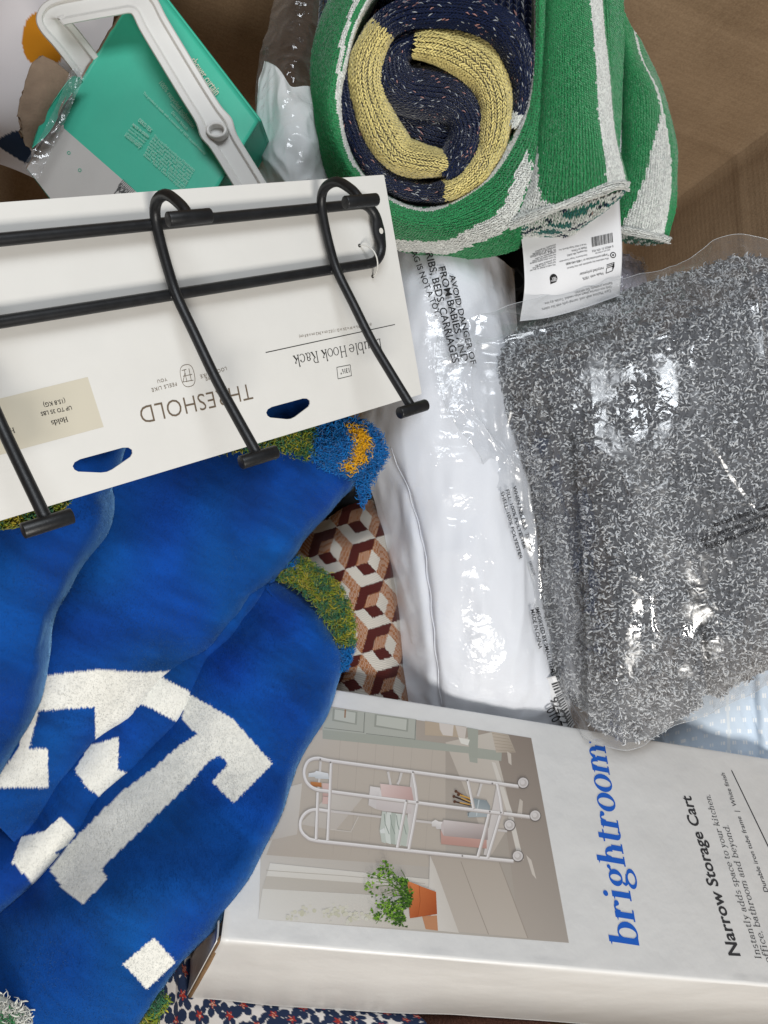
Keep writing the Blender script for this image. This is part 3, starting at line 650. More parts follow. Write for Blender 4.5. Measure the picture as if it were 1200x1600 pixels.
    loop1 = [(925, 372), (700, 341), (500, 314), (330, 291), (190, 272), (140, 262), (106, 272), (90, 300), (88, 330), (102, 362), (135, 384), (190, 392), (350, 413), (600, 445), (800, 470), (970, 491)]
    loop2 = [(190, 470), (130, 463), (95, 475), (74, 505), (74, 540), (95, 568), (135, 584), (300, 602), (600, 634), (905, 664)]
    for lp in (loop1, loop2):
        C_ = crs(np.array(lp, float), 70); line(C_ + [0, 4], 12, sh); line(C_, 11, wt); line(C_ - [0, 2], 4, '#ebe7e5')
    for pts in ([(140, 396), (137, 480), (133, 580)], [(192, 280), (186, 420), (178, 584)], [(486, 425), (468, 520), (450, 612)], [(528, 440), (512, 530), (495, 618)], [(725, 348), (736, 400), (748, 460)], [(852, 486), (830, 560), (802, 652)], [(808, 480), (788, 560), (764, 648)], [(510, 316), (522, 380), (528, 436)], [(840, 362), (852, 420), (860, 480)]):
        line(np.array(pts, float) + [3, 2], 10, sh); line(pts, 9, wt); line(np.array(pts, float) - [2, 0], 4, '#ece8e6')
    for x, y in ((943, 360), (990, 488), (890, 525), (922, 646)): disc(x, y, 23, '#77706c'); disc(x - 1, y - 1, 20, '#d5cfcc'); disc(x, y, 14, '#c3bcb8'); disc(x - 3, y - 3, 9, '#d8d2cf')
    for x, y in ((190, 280), (512, 318), (724, 350), (822, 362), (486, 430), (528, 434), (812, 472), (855, 476), (150, 268), (705, 645)): disc(x, y, 3.5, '#8a8480', 8)
    # potted fern on the sill
    quadgrid((492, 745), (602, 785), (606, 872), (500, 888), '#d07a45', '#b85f30', '#9e4b22', '#bb6434', 5); quadgrid((490, 742), (536, 760), (530, 884), (500, 888), '#d6844e', '#cf7440', '#a9552a', '#b35f33', 4); line([(536, 762), (540, 820), (531, 882)], 2, '#97481f')
    fern = [(310, 790), (345, 700), (400, 662), (440, 690), (430, 715), (490, 740), (512, 790), (505, 840), (470, 860), (490, 925), (400, 912), (345, 890), (330, 830)]
    for k in range(26):
        x, y = 330 + 150 * g2.random(), 690 + 220 * g2.random(); line(crs(np.array([(500, 815), ((500 + x) / 2, (815 + y) / 2 - 25), (x, y)], float), 8), 2, '#55742a')
    n_l = 0; lobes = g2.random((16, 2)) * [190, 240] + [315, 675]
    while n_l < 620:
        o_ = lobes[g2.integers(16)]; x, y = o_ + g2.normal(size=2) * [20, 24]
        if not inpoly(np.array([x]), np.array([y]), fern)[0]: continue
        n_l += 1; r = 3.5 + 5.5 * g2.random(); t0 = g2.random() * 6.28; lum = np.clip((x - 300) / 210 * .5 + g2.random() * .7, 0, .99)
        c = ['#b4d26a', '#98bf4b', '#84ad3a', '#6b962c', '#557f22', '#3f661a', '#2f5014'][int(lum * 7)]
        add([(x + r * math.cos(t0 + k * 1.05) * (1 if k % 2 else .45), y + r * math.sin(t0 + k * 1.05) * (.8 if k % 2 else .5)) for k in range(6)], c)
    PRINT = mat('picture_ink', None, rough=.42, spec=.4)
    mk('printed_picture', np.concatenate(Vs), Fs, PRINT, root, col=np.concatenate(cols), smooth=False)
    # ---- lettering
    BLUE = mat('blue_ink', '#2161c4', rough=.45, spec=.35); GREY = mat('dark_grey_ink', '#3a3a3c', rough=.5, spec=.3)
    Lt = lambda geo, a, b, m, h=None: BX.letters('lettering', geo, a, b, m, root, h=h, n=.2, bend=lambda u, v: box_wave(u.copy(), v.copy()))
    Lt(serif('brightroom', w=.135, thin=.04, track=.02), (1000, 1483), (945, 1165), BLUE, 1.02)
    disc_p = [(922 + 1.6 * math.cos(t), 1160 + 1.6 * math.sin(t)) for t in np.linspace(0, 6.28, 10, endpoint=False)]
    BX.poly('lettering', disc_p, BLUE, root, n=.4, bend=lambda u, v: box_wave(u.copy(), v.copy()))
    Lt(sans('Narrow Storage Cart', bold=.022, space=1.02), (1157, 1494), (1079, 1244), GREY, 1.08)
    Lt(serif('Instantly adds space to your kitchen,', w=.085, thin=.045, track=.07), (1190, 1498), (1109, 1242), GREY, 1.12)
    Lt(serif('office, bathroom and beyond.', w=.085, thin=.045, track=.07), (1206, 1505), (1138, 1290), GREY, 1.12)
    Lt(sans('Durable iron tube frame  |  White finish', bold=.004), (1201, 1394), (1132, 1208), GREY, 1.05)
    BX.poly('rule', [(1142.2, 1204), (1143.6, 1203.6), (1225, 1372), (1223, 1372)], GREY, root, n=.3, bend=lambda u, v: box_wave(u.copy(), v.copy()))
build_cart_box()

# ================================================================== blue plush blanket
def ruled(E0, E1, nu, nv, bulge=0, r1=0, h1=0, fade=None, power=1.0, r0=0, h0=0):
    """sheet between two edges of (px, py, d); edge E1 rolls down over r1 px by h1 mm"""
    A = crs(np.array(E0, float), nu); B = crs(np.array(E1, float), nu)
    s = np.linspace(0, 1, nv); s = 1 - (1 - s) ** 1.6                     # denser towards the rolled edge
    G = A[:, None] * (1 - s)[None, :, None] + B[:, None] * s[None, :, None]
    W_ = np.linalg.norm((B - A)[:, :2], axis=1)[:, None]
    G[..., 2] -= bulge * np.sin(np.pi * s)[None] ** power
    if r1:
        q = np.clip(1 - (1 - s)[None] * W_ / r1, 0, 1); dr = h1 * (1 - np.sqrt(np.clip(1 - q ** 2, 0, 1)))
        if fade is not None: dr = dr * np.interp(np.linspace(0, 1, nu), *fade)[:, None]
        G[..., 2] += dr
    if r0:
        q = np.clip(1 - s[None] * W_ / r0, 0, 1); G[..., 2] += h0 * (1 - np.sqrt(np.clip(1 - q ** 2, 0, 1)))
    return G
def c7(pts): return [(x / 2.143, 960 + y / 2.143) for x, y in pts]
LETTERS = {
 1: [],
 2: [c7([(150, 205), (330, 184), (480, 195), (640, 185), (560, 330), (455, 310), (435, 360), (420, 440), (320, 466), (318, 310), (132, 322), (110, 330)]),
     c7([(90, 300), (140, 300), (128, 330), (97, 448), (60, 460)]), c7([(60, 450), (160, 450), (162, 580), (-30, 580)])],
 3: [c7([(520, 200), (660, 272), (640, 345), (595, 362), (495, 308), (440, 290)]), c7([(300, 440), (398, 410), (395, 520), (475, 548), (395, 660), (290, 577), (250, 520)]),
     c7([(70, 745), (150, 725), (205, 675), (245, 720), (265, 750), (180, 800), (232, 806), (120, 910), (40, 830)])],
 4: [c7([(620, 260), (780, 350), (912, 500), (782, 632), (710, 560), (765, 500), (735, 472), (700, 490), (640, 560), (340, 850), (360, 885), (278, 970), (215, 925), (165, 850), (240, 760), (400, 600), (520, 510), (600, 440), (660, 400), (610, 355)]),
     c7([(515, 1082), (588, 1165), (492, 1255), (412, 1170)])]}
FL_BLUE = lin('#05408c'); FL_WHITE = lin('#ebe9e0')
def fleece_col(P, layer, g, fuzz):
    p = PX(P); p = p + g.normal(size=p.shape) * fuzz
    # the pile is brushed this way and that: broad lighter and darker strokes
    st = np.stack([P[..., 0] * .55 + P[..., 1] * .8, P[..., 1] * .2 - P[..., 0] * .15, P[..., 2] * .2], -1)
    v = 1 + .26 * noise(P, 38, 51) + .20 * noise(st, 9, 52) + .12 * noise(st, 2.6, 53)
    v *= 1 + .2 * sstep(.45, .95, noise(P, 30, 54) + .45 * noise(st, 6, 55))
    c = FL_BLUE * np.clip(v, .45, 1.8)[..., None]
    c[..., 1] *= np.clip(1 + .25 * noise(P, 45, 56), .6, 1.5)
    w = np.zeros(p.shape[:-1], bool)
    for poly in LETTERS[layer]: w |= inpoly(p[..., 0], p[..., 1], poly)
    wv = np.clip(1 + .05 * noise(P, 12, 57) + .06 * noise(P, 2.5, 58), .8, 1.08)[..., None]
    return np.where(w[..., None], FL_WHITE * wv, c)
FLEECE = mat('plush_fleece', None, rough=.85, spec=.15, sheen=.9, sheen_rough=.35, sheen_tint=(.3, .62, 1.0), bump=[(700, .35, .0008, 'noise')])
PILE = mat('plush_pile', None, rough=.8, spec=.15, sheen=1.0, sheen_rough=.5, sheen_tint=(.32, .66, 1.0), use_nrm=True)
SHERPA = mat('sherpa_yarn', None, rough=.9, spec=.1, sheen=.25)
def pile(name, P, n, colfn, parent, length=2.0, width=.42, m=None, lean=(.3, -.12, .35), seed=1, wild=.35, brush=.26, stand=.55):
    g = np.random.default_rng(seed); pos, nr, _ = scatter(P, n, seed)
    ln = np.array(lean); swirl = np.stack([noise(pos, 40, 61), noise(pos, 40, 62), 0 * pos[:, 0]], -1)
    tg = ln * .9 + swirl * .9 + g.normal(size=pos.shape) * wild; tg = tg - nr * (tg * nr).sum(1, keepdims=True); d = unit(nr * stand + unit(tg)); side = unit(np.cross(d, nr + .01)) * (width / 2)
    L_ = length * (.6 + .7 * g.random((n, 1))); base = pos - nr * .3
    V = np.stack([base - side, base + side, base + d * L_], 1).reshape(-1, 3)
    col = np.repeat(colfn(pos, g), 3, 0) * np.tile([.94, .94, 1.05], n)[:, None] * np.repeat(1 + .10 * (g.random((n, 1)) - .5), 3, 0); nn = unit(nr + brush * unit(ln * .5 + np.stack([noise(pos, 55, 63), noise(pos, 55, 64), 0 * pos[:, 0]], -1) * 1.3 + .4 * np.stack([noise(pos, 14, 65), noise(pos, 14, 66), 0 * pos[:, 0]], -1)) + .18 * d)
    return mk(name, V, np.arange(3 * n).reshape(-1, 3), m or PILE, parent, col=col, nrm=np.repeat(nn, 3, 0), kind='stuff')
def curls(name, P, n, colfn, parent, length=8, r=.8, m=None, seed=3, wild=1., lift=.6, kind='stuff'):
    """short curly yarn ends standing on a sheet"""
    g = np.random.default_rng(seed); pos, nr, _ = scatter(P, n, seed)
    d = unit(nr * lift + g.normal(size=pos.shape) * .5 * wild); e = unit(np.cross(d, g.normal(size=pos.shape)))
    L_ = length * (.6 + .6 * g.random((n, 1)))
    A = pos - nr * .8; B = A + d * L_ * .8 + e * L_ * .35; C = A + d * L_ * .75 - e * L_ * .45 + nr * .5
    V, F_, k = spindles(A, B, C, r * (.7 + .6 * g.random(n)), ts=(0, .35, .7, 1), rs=(.6, 1.1, 1, .35))
    return mk(name, V, F_, m or SHERPA, parent, col=colfn(pos, g)[k] * (1 + .15 * g.normal(size=(len(k), 1)) * 0), kind=kind)
def build_blanket():
    root = thing('plush_blanket', U(250, 1150, 700), 'royal blue plush blanket with white block letters and a fuzzy yellow-green edge', 'blanket')
    L4 = ruled([(400, 890, 724), (350, 960, 704), (300, 1030, 684), (240, 1100, 664), (180, 1180, 642), (110, 1270, 617), (40, 1350, 594), (-40, 1430, 572), (-80, 1500, 562), (-90, 1570, 556), (-90, 1680, 550)],
               [(429, 902, 716), (498, 953, 712), (532, 1015, 708), (524, 1075, 700), (500, 1145, 672), (466, 1225, 638), (420, 1312, 600), (375, 1385, 572), (318, 1470, 560), (262, 1548, 550), (190, 1660, 546)], 330, 130, 22, 34, 30)
    L3 = ruled([(400, 870, 712), (330, 940, 694), (260, 1000, 676), (195, 1065, 655), (140, 1130, 636), (80, 1200, 618), (30, 1270, 600), (-40, 1330, 582), (-120, 1390, 565)],
               [(430, 906, 712), (362, 1030, 690), (311, 1089, 672), (262, 1155, 652), (219, 1214, 636), (160, 1286, 614), (98, 1339, 592), (0, 1434, 562), (-90, 1520, 545)], 260, 84, 14, 24, 26, fade=([0, .12, .3, 1], [.05, .3, 1, 1]))
    L2 = ruled([(548, 610, 726), (470, 606, 702), (390, 640, 674), (300, 655, 640), (215, 680, 612), (140, 730, 604), (90, 870, 604), (40, 950, 602), (0, 1030, 598), (-50, 1110, 590), (-100, 1190, 572)],
               [(554, 742, 716), (550, 773, 712), (492, 838, 700), (429, 904, 690), (360, 979, 678), (300, 1034, 664), (247, 1083, 648), (201, 1132, 634), (150, 1180, 622), (99, 1266, 606), (50, 1345, 592)], 300, 110, 22, 26, 30, fade=([0, .7, .88, 1], [1, 1, .3, 0]))
    L1 = ruled([(-150, y, 535) for y in (660, 760, 830, 903, 973, 1057, 1130, 1197, 1260, 1320)],
               [(212, 680, 568), (172, 765, 561), (157, 830, 559), (124, 903, 558), (97, 973, 556), (73, 1057, 553), (46, 1145, 551), (22, 1200, 550), (-4, 1250, 549), (-40, 1310, 548)], 130, 80, 18, 30, 36)
    Gr = np.random.default_rng(5)
    for k, (G_, n) in {1: (L1, 32000), 2: (L2, 56000), 3: (L3, 20000), 4: (L4, 62000)}.items():
        P = cam(G_); nn = normals(P)
        wr = noise(P, 75, 70 + k) * 8 + noise(P, 34, 80 + k) * 2.4 + noise(P, 6, 90 + k) * .25
        # long soft folds that run with the edge
        q = np.stack([P[..., 0] * .75 + P[..., 1] * .66, P[..., 0] * .12, P[..., 2] * .3], -1); wr = wr + noise(q, 36, 95 + k) * 3.4 - np.clip(ridged(np.stack([q[..., 0], q[..., 1] * 2.2, q[..., 2]], -1), 60, 99 + k) - .55, 0, 1) * 7
        wr *= np.clip(np.linspace(0, 1, P.shape[1]) * 0 + 1, 0, 1)[None]
        P = P + nn * wr[..., None]
        o = sheet('fleece_fold', P, FLEECE, root, col=fleece_col(P, k, Gr, .2))
        pile('fleece_pile', P, n, lambda q_, g_, k=k: fleece_col(q_, k, g_, 1.1), o, seed=20 + k)
    # fuzzy sherpa side showing along the turned-over edges
    GY = [lin('#7f8f2c'), lin('#3f7350'), lin('#b3a63a'), lin('#2f6c74')]; BL = lin('#1470b8'); YE = lin('#f0b81a')
    star = [(536, 662), (568, 668), (574, 684), (579, 702), (571, 708), (574, 722), (553, 726), (556, 740), (541, 735), (530, 724), (548, 716), (551, 703), (556, 692), (545, 682)]
    def col1(pos, g):
        p = PX(pos) + g.normal(size=(len(pos), 2)) * 2.0; t = noise(pos, 7, 41) + .5 * g.normal(size=len(pos))
        c = np.where((t < -.2)[:, None], GY[1], np.where((t < .45)[:, None], GY[0], np.where((t < 1.)[:, None], GY[2], GY[3])))
        c = np.where((p[:, 0] > 488 - (p[:, 1] - 700) * .2)[:, None], BL * (1 + .25 * t[:, None] * .5), c)
        return np.where(inpoly(p[:, 0], p[:, 1], star)[:, None], YE, c) * (.8 + .4 * g.random((len(pos), 1)))
    S1 = cam(grid([[(250, 725, 640), (320, 702, 664), (400, 682, 684), (480, 656, 700), (540, 652, 706), (585, 672, 714), (602, 712, 722)],
                   [(250, 735, 640), (320, 715, 662), (400, 702, 680), (480, 692, 694), (535, 700, 700), (570, 715, 706), (588, 735, 716)],
                   [(250, 745, 646), (320, 726, 664), (400, 722, 684), (470, 724, 696), (535, 740, 706), (560, 762, 714), (566, 792, 726)]], 24, 90))
    S1 = S1 * ((-S1[..., 2:] - 15) / -S1[..., 2:]); S1 = S1 + normals(S1) * (noise(S1, 14, 42) * 3)[..., None]
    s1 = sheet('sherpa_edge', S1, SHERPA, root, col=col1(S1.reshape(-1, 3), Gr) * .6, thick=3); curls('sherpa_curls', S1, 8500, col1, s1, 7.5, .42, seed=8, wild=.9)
    def col2(pos, g):
        p = PX(pos); t = noise(pos, 6, 43) + .4 * g.normal(size=len(pos))
        c = np.where((t < -.1)[:, None], GY[1], np.where((t < .5)[:, None], GY[0], GY[2]))
        return np.where((((p[:, 1] > 1008) & (p[:, 1] < 1200)) | ((p[:, 1] < 888) & (p[:, 0] < 462) & (p[:, 0] > 300)))[:, None], BL, c) * (.75 + .4 * g.random((len(pos), 1)))
    S2 = cam(grid([[(428, 900, 716), (470, 920, 716), (500, 952, 716), (522, 985, 716), (530, 1025, 716), (528, 1050, 718)],
                   [(440, 885, 712), (483, 903, 712), (518, 937, 713), (538, 978, 714), (541, 1015, 716), (534, 1045, 718)],
                   [(448, 868, 722), (496, 888, 722), (534, 925, 724), (549, 972, 724), (549, 1008, 726), (538, 1040, 728)]], 14, 60))
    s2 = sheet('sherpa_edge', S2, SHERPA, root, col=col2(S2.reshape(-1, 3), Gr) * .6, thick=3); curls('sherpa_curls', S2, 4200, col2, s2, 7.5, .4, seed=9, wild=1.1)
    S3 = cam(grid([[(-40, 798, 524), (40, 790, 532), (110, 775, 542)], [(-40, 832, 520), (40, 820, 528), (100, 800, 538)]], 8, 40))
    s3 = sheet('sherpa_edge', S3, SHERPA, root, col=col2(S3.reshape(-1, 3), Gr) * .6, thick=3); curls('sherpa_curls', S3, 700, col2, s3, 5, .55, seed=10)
    S4 = cam(grid([[(262, 1560, 562), (244, 1586, 560), (226, 1612, 558), (205, 1650, 558)], [(250, 1556, 552), (232, 1580, 550), (212, 1606, 549), (188, 1644, 549)]], 8, 40))
    s4 = sheet('sherpa_edge', S4, SHERPA, root, col=col2(S4.reshape(-1, 3), Gr) * .6, thick=3); curls('sherpa_curls', S4, 700, col2, s4, 7, .55, seed=12)
build_blanket()

# ================================================================== rolled knit blanket
YARN = mat('knit_yarn', None, rough=.85, spec=.12, sheen=.35, sheen_rough=.4)
KGREEN, KWHITE, KNAVY, KYEL = lin('#348f58'), lin('#e2e4df'), lin('#16213f'), lin('#e8d78e')
def arc_grid(P, h, w):
    """resample grid P so rows are h mm and columns w mm apart"""
    lu = curve_len(P.mean(1)) if False else np.concatenate([[0], np.cumsum(np.linalg.norm(np.diff(P, axis=0), axis=2).mean(1))])
    lv = np.concatenate([[0], np.cumsum(np.linalg.norm(np.diff(P, axis=1), axis=2).mean(0))])
    tu = np.linspace(0, lu[-1], max(3, int(lu[-1] / h))); tv = np.linspace(0, lv[-1], max(3, int(lv[-1] / w)))
    fu = np.interp(tu, lu, np.arange(len(lu))); fv = np.interp(tv, lv, np.arange(len(lv)))
    i = np.minimum(fu.astype(int), P.shape[0] - 2); j = np.minimum(fv.astype(int), P.shape[1] - 2); a = (fu - i)[:, None, None]; b = (fv - j)[None, :, None]
    Q = (P[i][:, j] * (1 - a) + P[i + 1][:, j] * a) * (1 - b) + (P[i][:, j + 1] * (1 - a) + P[i + 1][:, j + 1] * a) * b
    return Q, fu / (P.shape[0] - 1), fv / (P.shape[1] - 1)
def knit(name, P, colfn, parent, h=3.6, w=4.2, fat=.25, seed=1, under=None, loose=1.5, stagger=True):
    """cloth with every stitch a pair of yarn legs; colfn(u, v) in 0..1 -> colour"""
    g = np.random.default_rng(seed)
    uu, vv = np.meshgrid(np.linspace(0, 1, P.shape[0]), np.linspace(0, 1, P.shape[1]), indexing='ij')
    nb = normals(P); basec = colfn(uu, vv); y = (basec[..., 0] > .5) & (basec[..., 2] < .4)
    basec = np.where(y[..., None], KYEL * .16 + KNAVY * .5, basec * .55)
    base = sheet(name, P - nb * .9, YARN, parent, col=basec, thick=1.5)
    Q, fu, fv = arc_grid(P, h, w); n = normals(Q); tu = np.gradient(Q, axis=0); tv = np.gradient(Q, axis=1)
    if stagger: Q[:, 1::2] += tu[:, 1::2] * .5
    u2, v2 = np.meshgrid(fu, fv, indexing='ij'); c = colfn(u2 + g.normal(size=u2.shape) * .002, v2 + g.normal(size=u2.shape) * .004)
    jit = lambda s: g.normal(size=Q.shape) * s * loose
    A_, B_, C_, K_ = [], [], [], []
    for sgn in (-1, 1):
        A = Q - tu * .62 + tv * sgn * .10 + jit(.18); C = Q + tu * .62 + tv * sgn * .50 + jit(.18) - n * .3
        B = Q + tv * sgn * .34 + n * (.42 * w * .6) + jit(.18)
        A_.append(A.reshape(-1, 3)); B_.append(B.reshape(-1, 3)); C_.append(C.reshape(-1, 3)); K_.append(c.reshape(-1, 3))
    A_, B_, C_, K_ = map(np.concatenate, (A_, B_, C_, K_)); vis = np.tile(((n * unit(-Q)).sum(-1) > -.1).ravel(), 2)     # the side turned well away is plain cloth
    A_, B_, C_, K_ = A_[vis], B_[vis], C_[vis], K_[vis]; nvy = K_.sum(1) < .2
    K_ = K_ * (.78 + .4 * g.random((len(K_), 1)))
    fleck = nvy & (g.random(len(K_)) < .075); K_[fleck] = np.where(g.random((fleck.sum(), 1)) < .35, lin('#b98a86'), lin('#a9adb3'))
    r = np.full(len(K_), fat * w); r[fleck] *= .6
    V, F_, k = spindles(A_, B_, C_, r)
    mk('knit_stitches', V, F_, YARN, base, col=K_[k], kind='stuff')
    return base
def fuzz(P, n, col, parent, seed=2, length=3.0):
    pile('yarn_fuzz', P, n, lambda q, g: np.broadcast_to(col, (len(q), 3)) * (.8 + .4 * g.random((len(q), 1))) if np.ndim(col) == 1 else col(q), parent, length=length, width=.16, seed=seed, wild=1.0)
def band(path, hw, drop, nu=90, nv=19, dout=None):
    """an inverted-U fold swept along a path of (px, py, d); hw = half width in px per point"""
    C = crs(np.array(path, float), nu); H = crs(np.array(hw, float)[:, None], nu)[:, 0]
    T = unit(np.gradient(C[:, :2], axis=0)); Nn = np.stack([-T[:, 1], T[:, 0]], 1); s = np.sin(np.linspace(-1, 1, nv) * np.pi / 2 * .97)
    G = np.zeros((nu, nv, 3)); G[..., :2] = C[:, None, :2] + Nn[:, None] * (s[None, :, None] * H[:, None, None])
    G[..., 2] = C[:, 2:3] + drop * (1 - np.sqrt(np.clip(1 - np.abs(s) ** 2.3, 0, 1)))[None]
    if dout is not None: G[..., 2] += dout * np.clip(s, 0, 1)[None] ** 2
    P = cam(G); return P + normals(P) * (noise(P, 22, 5) * 1.6 + noise(P, 9, 6) * .5)[..., None]
def c3(pts, d): return [(520 + p[0] / 3.333, 20 + p[1] / 3.333, (p[2] if len(p) > 2 else d)) for p in pts]
def steps(*st):
    """colour along u: (end, colour) pairs"""
    def f(u, v):
        c = np.zeros(np.shape(u) + (3,)); c[...] = st[-1][1]
        for e, k in st[::-1]: c = np.where((u < e)[..., None], k, c)
        return c
    return f
def build_roll():
    root = thing('rolled_knit_blanket', U(720, 230, 860), 'rolled-up green, white, navy and yellow knit blanket with a paper label', 'blanket')
    # strip that comes round the top and down the left side
    p1 = c3([(940, 590), (985, 500), (1000, 380), (985, 270), (935, 150), (845, 55), (700, 5), (560, -5), (420, 5), (310, 45), (235, 125), (190, 220), (172, 320), (185, 430), (225, 545), (275, 650), (340, 735), (440, 770), (530, 785), (615, 800)], 690)
    h1 = [12, 18, 23, 25, 27, 28, 28, 28, 27, 25, 25, 27, 28, 29, 31, 33, 31, 29, 24, 20]
    p1 = [(a, b, 690 + 10 * (i < 3) - 4 * (9 < i < 15) + 6 * (i > 16)) for i, (a, b, c) in enumerate(p1)]
    def col_1(u, v):
        c = steps((.035, KWHITE), (.50, KNAVY), (1.1, KYEL))(u, v); return c
    b = band(p1, h1, 40, 150); o = knit('outer_coil', b, col_1, root, h=3.4, w=4.4, fat=.215, seed=1)
    fuzz(b, 5000, lambda q: np.where((PX(q)[:, 0] < 595 + 0 * q[:, 0])[:, None] | ((PX(q)[:, 1] > 190) & (PX(q)[:, 0] < 705))[:, None], KYEL, lin('#2b3658')) * .9, o)
    # strip that comes down the left, under and up the right side into the middle
    p2 = c3([(70, 170), (48, 240), (45, 340), (60, 450), (90, 580), (135, 700), (205, 800), (300, 885), (400, 930), (500, 940), (600, 928), (690, 880), (765, 800), (820, 700), (848, 585), (848, 470), (822, 375), (762, 285), (680, 222), (595, 185), (520, 168), (440, 160)], 700)
    h2 = [16, 19, 20, 20, 20, 20, 21, 21, 21, 21, 21, 22, 24, 26, 28, 31, 34, 37, 37, 34, 30, 26]
    p2 = [(a, b, 706 - 14 * (10 <= i <= 14) - 10 * (i > 14)) for i, (a, b, c) in enumerate(p2)]
    b = band(p2, h2, 42, 150); o = knit('middle_coil', b, steps((.465, KNAVY), (1.1, KYEL)), root, h=3.4, w=4.4, fat=.215, seed=2)
    p3 = c3([(455, 135), (390, 150), (330, 190), (300, 260), (320, 350), (400, 410), (500, 420), (600, 440), (680, 500), (715, 590), (700, 690), (640, 790), (600, 850)], 712)
    h3 = [20, 27, 32, 35, 38, 42, 44, 44, 41, 37, 34, 29, 21]
    p3 = [(a, b_, 700 + 6 * math.sin(i)) for i, (a, b_, c) in enumerate(p3)]
    knit('inner_coil', band(p3, h3, 44, 110), steps((1.1, KNAVY)), root, h=3.0, w=3.6, seed=3)
    p4 = [(596, 150, 728), (640, 185, 724), (672, 205, 724), (705, 215, 728), (735, 230, 735)]
    knit('inner_coil', band(p4, [34, 40, 42, 38, 30], 30, 50), steps((1.1, KNAVY)), root, h=3.4, w=4.0, seed=14)
    core = cam(grid([[(510, -60, 765), (650, -60, 765), (760, -60, 765), (870, -60, 765)], [(500, 150, 762), (650, 160, 760), (760, 160, 760), (870, 160, 762)], [(530, 330, 765), (640, 370, 765), (750, 360, 765), (850, 300, 768)]], 40, 50))
    knit('inner_layers', core, lambda u, v: np.broadcast_to(KNAVY, u.shape + (3,)), root, h=6, w=7, seed=12)
    # outer green turn
    I = [(650, -55), (602, -20), (568, 38), (546, 105), (536, 165), (548, 228), (574, 270), (612, 302), (660, 316), (708, 300), (757, 260), (798, 200), (822, 138), (830, 60), (830, -40)]
    O = [(600, -110), (545, -50), (503, 25), (487, 105), (487, 175), (502, 245), (538, 312), (600, 378), (672, 403), (740, 404), (812, 388), (850, 345), (866, 280), (872, 180), (872, 40)]
    G = np.zeros((15, 9, 3))
    for i in range(15):
        for j, s in enumerate(np.linspace(0, 1, 9)):
            x = (np.array(I[i]) * (1 - s) + np.array(O[i]) * s); dd = 716 + (-22 * math.sin(min(s / .35, 1) * math.pi / 2)) + 130 * max(0, s - .35) ** 1.7 + (34 * max(0, .12 - s) / .12)
            G[i, j] = (*x, dd + (10 if i < 2 else 0))
    P = cam(grid(G, 150, 40)); P = P + normals(P) * (noise(P, 45, 12) * 2.2)[..., None]
    def col_g(u, v):
        c = np.zeros(u.shape + (3,)); c[...] = KGREEN
        c = np.where(((v > .10) & (v < .16 + .04 * (u < .4)))[..., None], KWHITE, c); c = np.where((v <= .10)[..., None], KGREEN * .6, c)
        st = .95 - (u - .5) * 1.75 ; wh = (np.abs(v - st + .02 * np.sin(u * 60)) < .115) & (u > .46) & (u < .80)
        c = np.where(wh[..., None], KWHITE, c)
        c = np.where(((u > .10) & (u < .36) & (np.abs(v - (.42 - (u - .1) * 1.2)) < .05))[..., None], KWHITE, c)
        return c
    o = knit('outer_turn', P, col_g, root, h=2.6, w=2.9, fat=.31, seed=4); fuzz(P, 9000, lin('#3c9d5e'), o, 5, 2.4)
    # lapped end of the blanket lying over the right of the roll
    def lap(name, G, nu, nv, colfn, seed, h=2.2, w=2.5, amp=3, hem=None, hemw=8, base_seed=0):
        P = cam(grid(G, nu, nv)); P = P + normals(P) * (noise(P, 50, 20 + seed) * amp)[..., None]
        o = knit(name, P, colfn, root, h=h, w=w, fat=.29, seed=seed); fuzz(P, 5000, lin('#5aa871'), o, seed + 40, 2.2)
        if hem:
            q = band(hem, [hemw] * len(hem), 10, 60, 9); knit('hem', q, lambda u, v: np.broadcast_to(KWHITE, u.shape + (3,)), root, h=3.0, w=3.0, seed=seed + 7)
        return o
    def col_f1(u, v):
        l = .02 + .30 * np.clip((u - .42) / .58, 0, 1) ** 1.1; r = .66 + 0 * u
        c = np.zeros(u.shape + (3,)); c[...] = KGREEN
        return np.where(((v < l) & (u > .25) | (v > r) & (v < .93))[..., None], KWHITE, c)
    lap('lapped_end', [[(845, -60, 712), (860, -60, 696), (885, -60, 690), (910, -60, 692), (928, -60, 706), (938, -60, 730)],
                       [(846, 40, 706), (860, 40, 688), (890, 40, 680), (918, 40, 682), (938, 40, 696), (946, 40, 722)],
                       [(842, 130, 706), (856, 130, 684), (892, 128, 672), (924, 126, 674), (945, 124, 690), (953, 124, 716)],
                       [(832, 220, 708), (850, 222, 686), (892, 216, 672), (930, 208, 674), (954, 206, 690), (963, 208, 716)],
                       [(814, 300, 712), (840, 296, 690), (890, 282, 676), (934, 266, 676), (964, 262, 690), (976, 266, 712)],
                       [(798, 350, 716), (835, 336, 698), (890, 314, 682), (935, 296, 682), (968, 286, 692), (982, 290, 708)]], 90, 60, col_f1, 5,
        hem=[(796, 350, 712), (835, 336, 694), (885, 318, 680), (930, 300, 678), (965, 288, 686), (982, 291, 698)], hemw=7)
    def col_f3(u, v):
        c = np.zeros(u.shape + (3,)); c[...] = KGREEN; return c
    lap('inner_lap', [[(925, -40, 740), (945, -40, 726), (975, -40, 745)], [(930, 80, 736), (950, 80, 722), (972, 85, 742)], [(940, 180, 736), (955, 180, 726), (970, 185, 748)], [(945, 260, 742), (955, 262, 735), (966, 265, 755)]], 60, 24, col_f3, 6, amp=1)
    def col_f2(u, v):
        c = np.zeros(u.shape + (3,)); c[...] = KGREEN
        m = .60 - .25 * np.clip(u - .45, 0, 1); wd = .03 + .42 * np.clip(u - .42, 0, 1)
        return np.where((np.abs(v - m - .1 * u) < wd)[..., None], KWHITE, c)
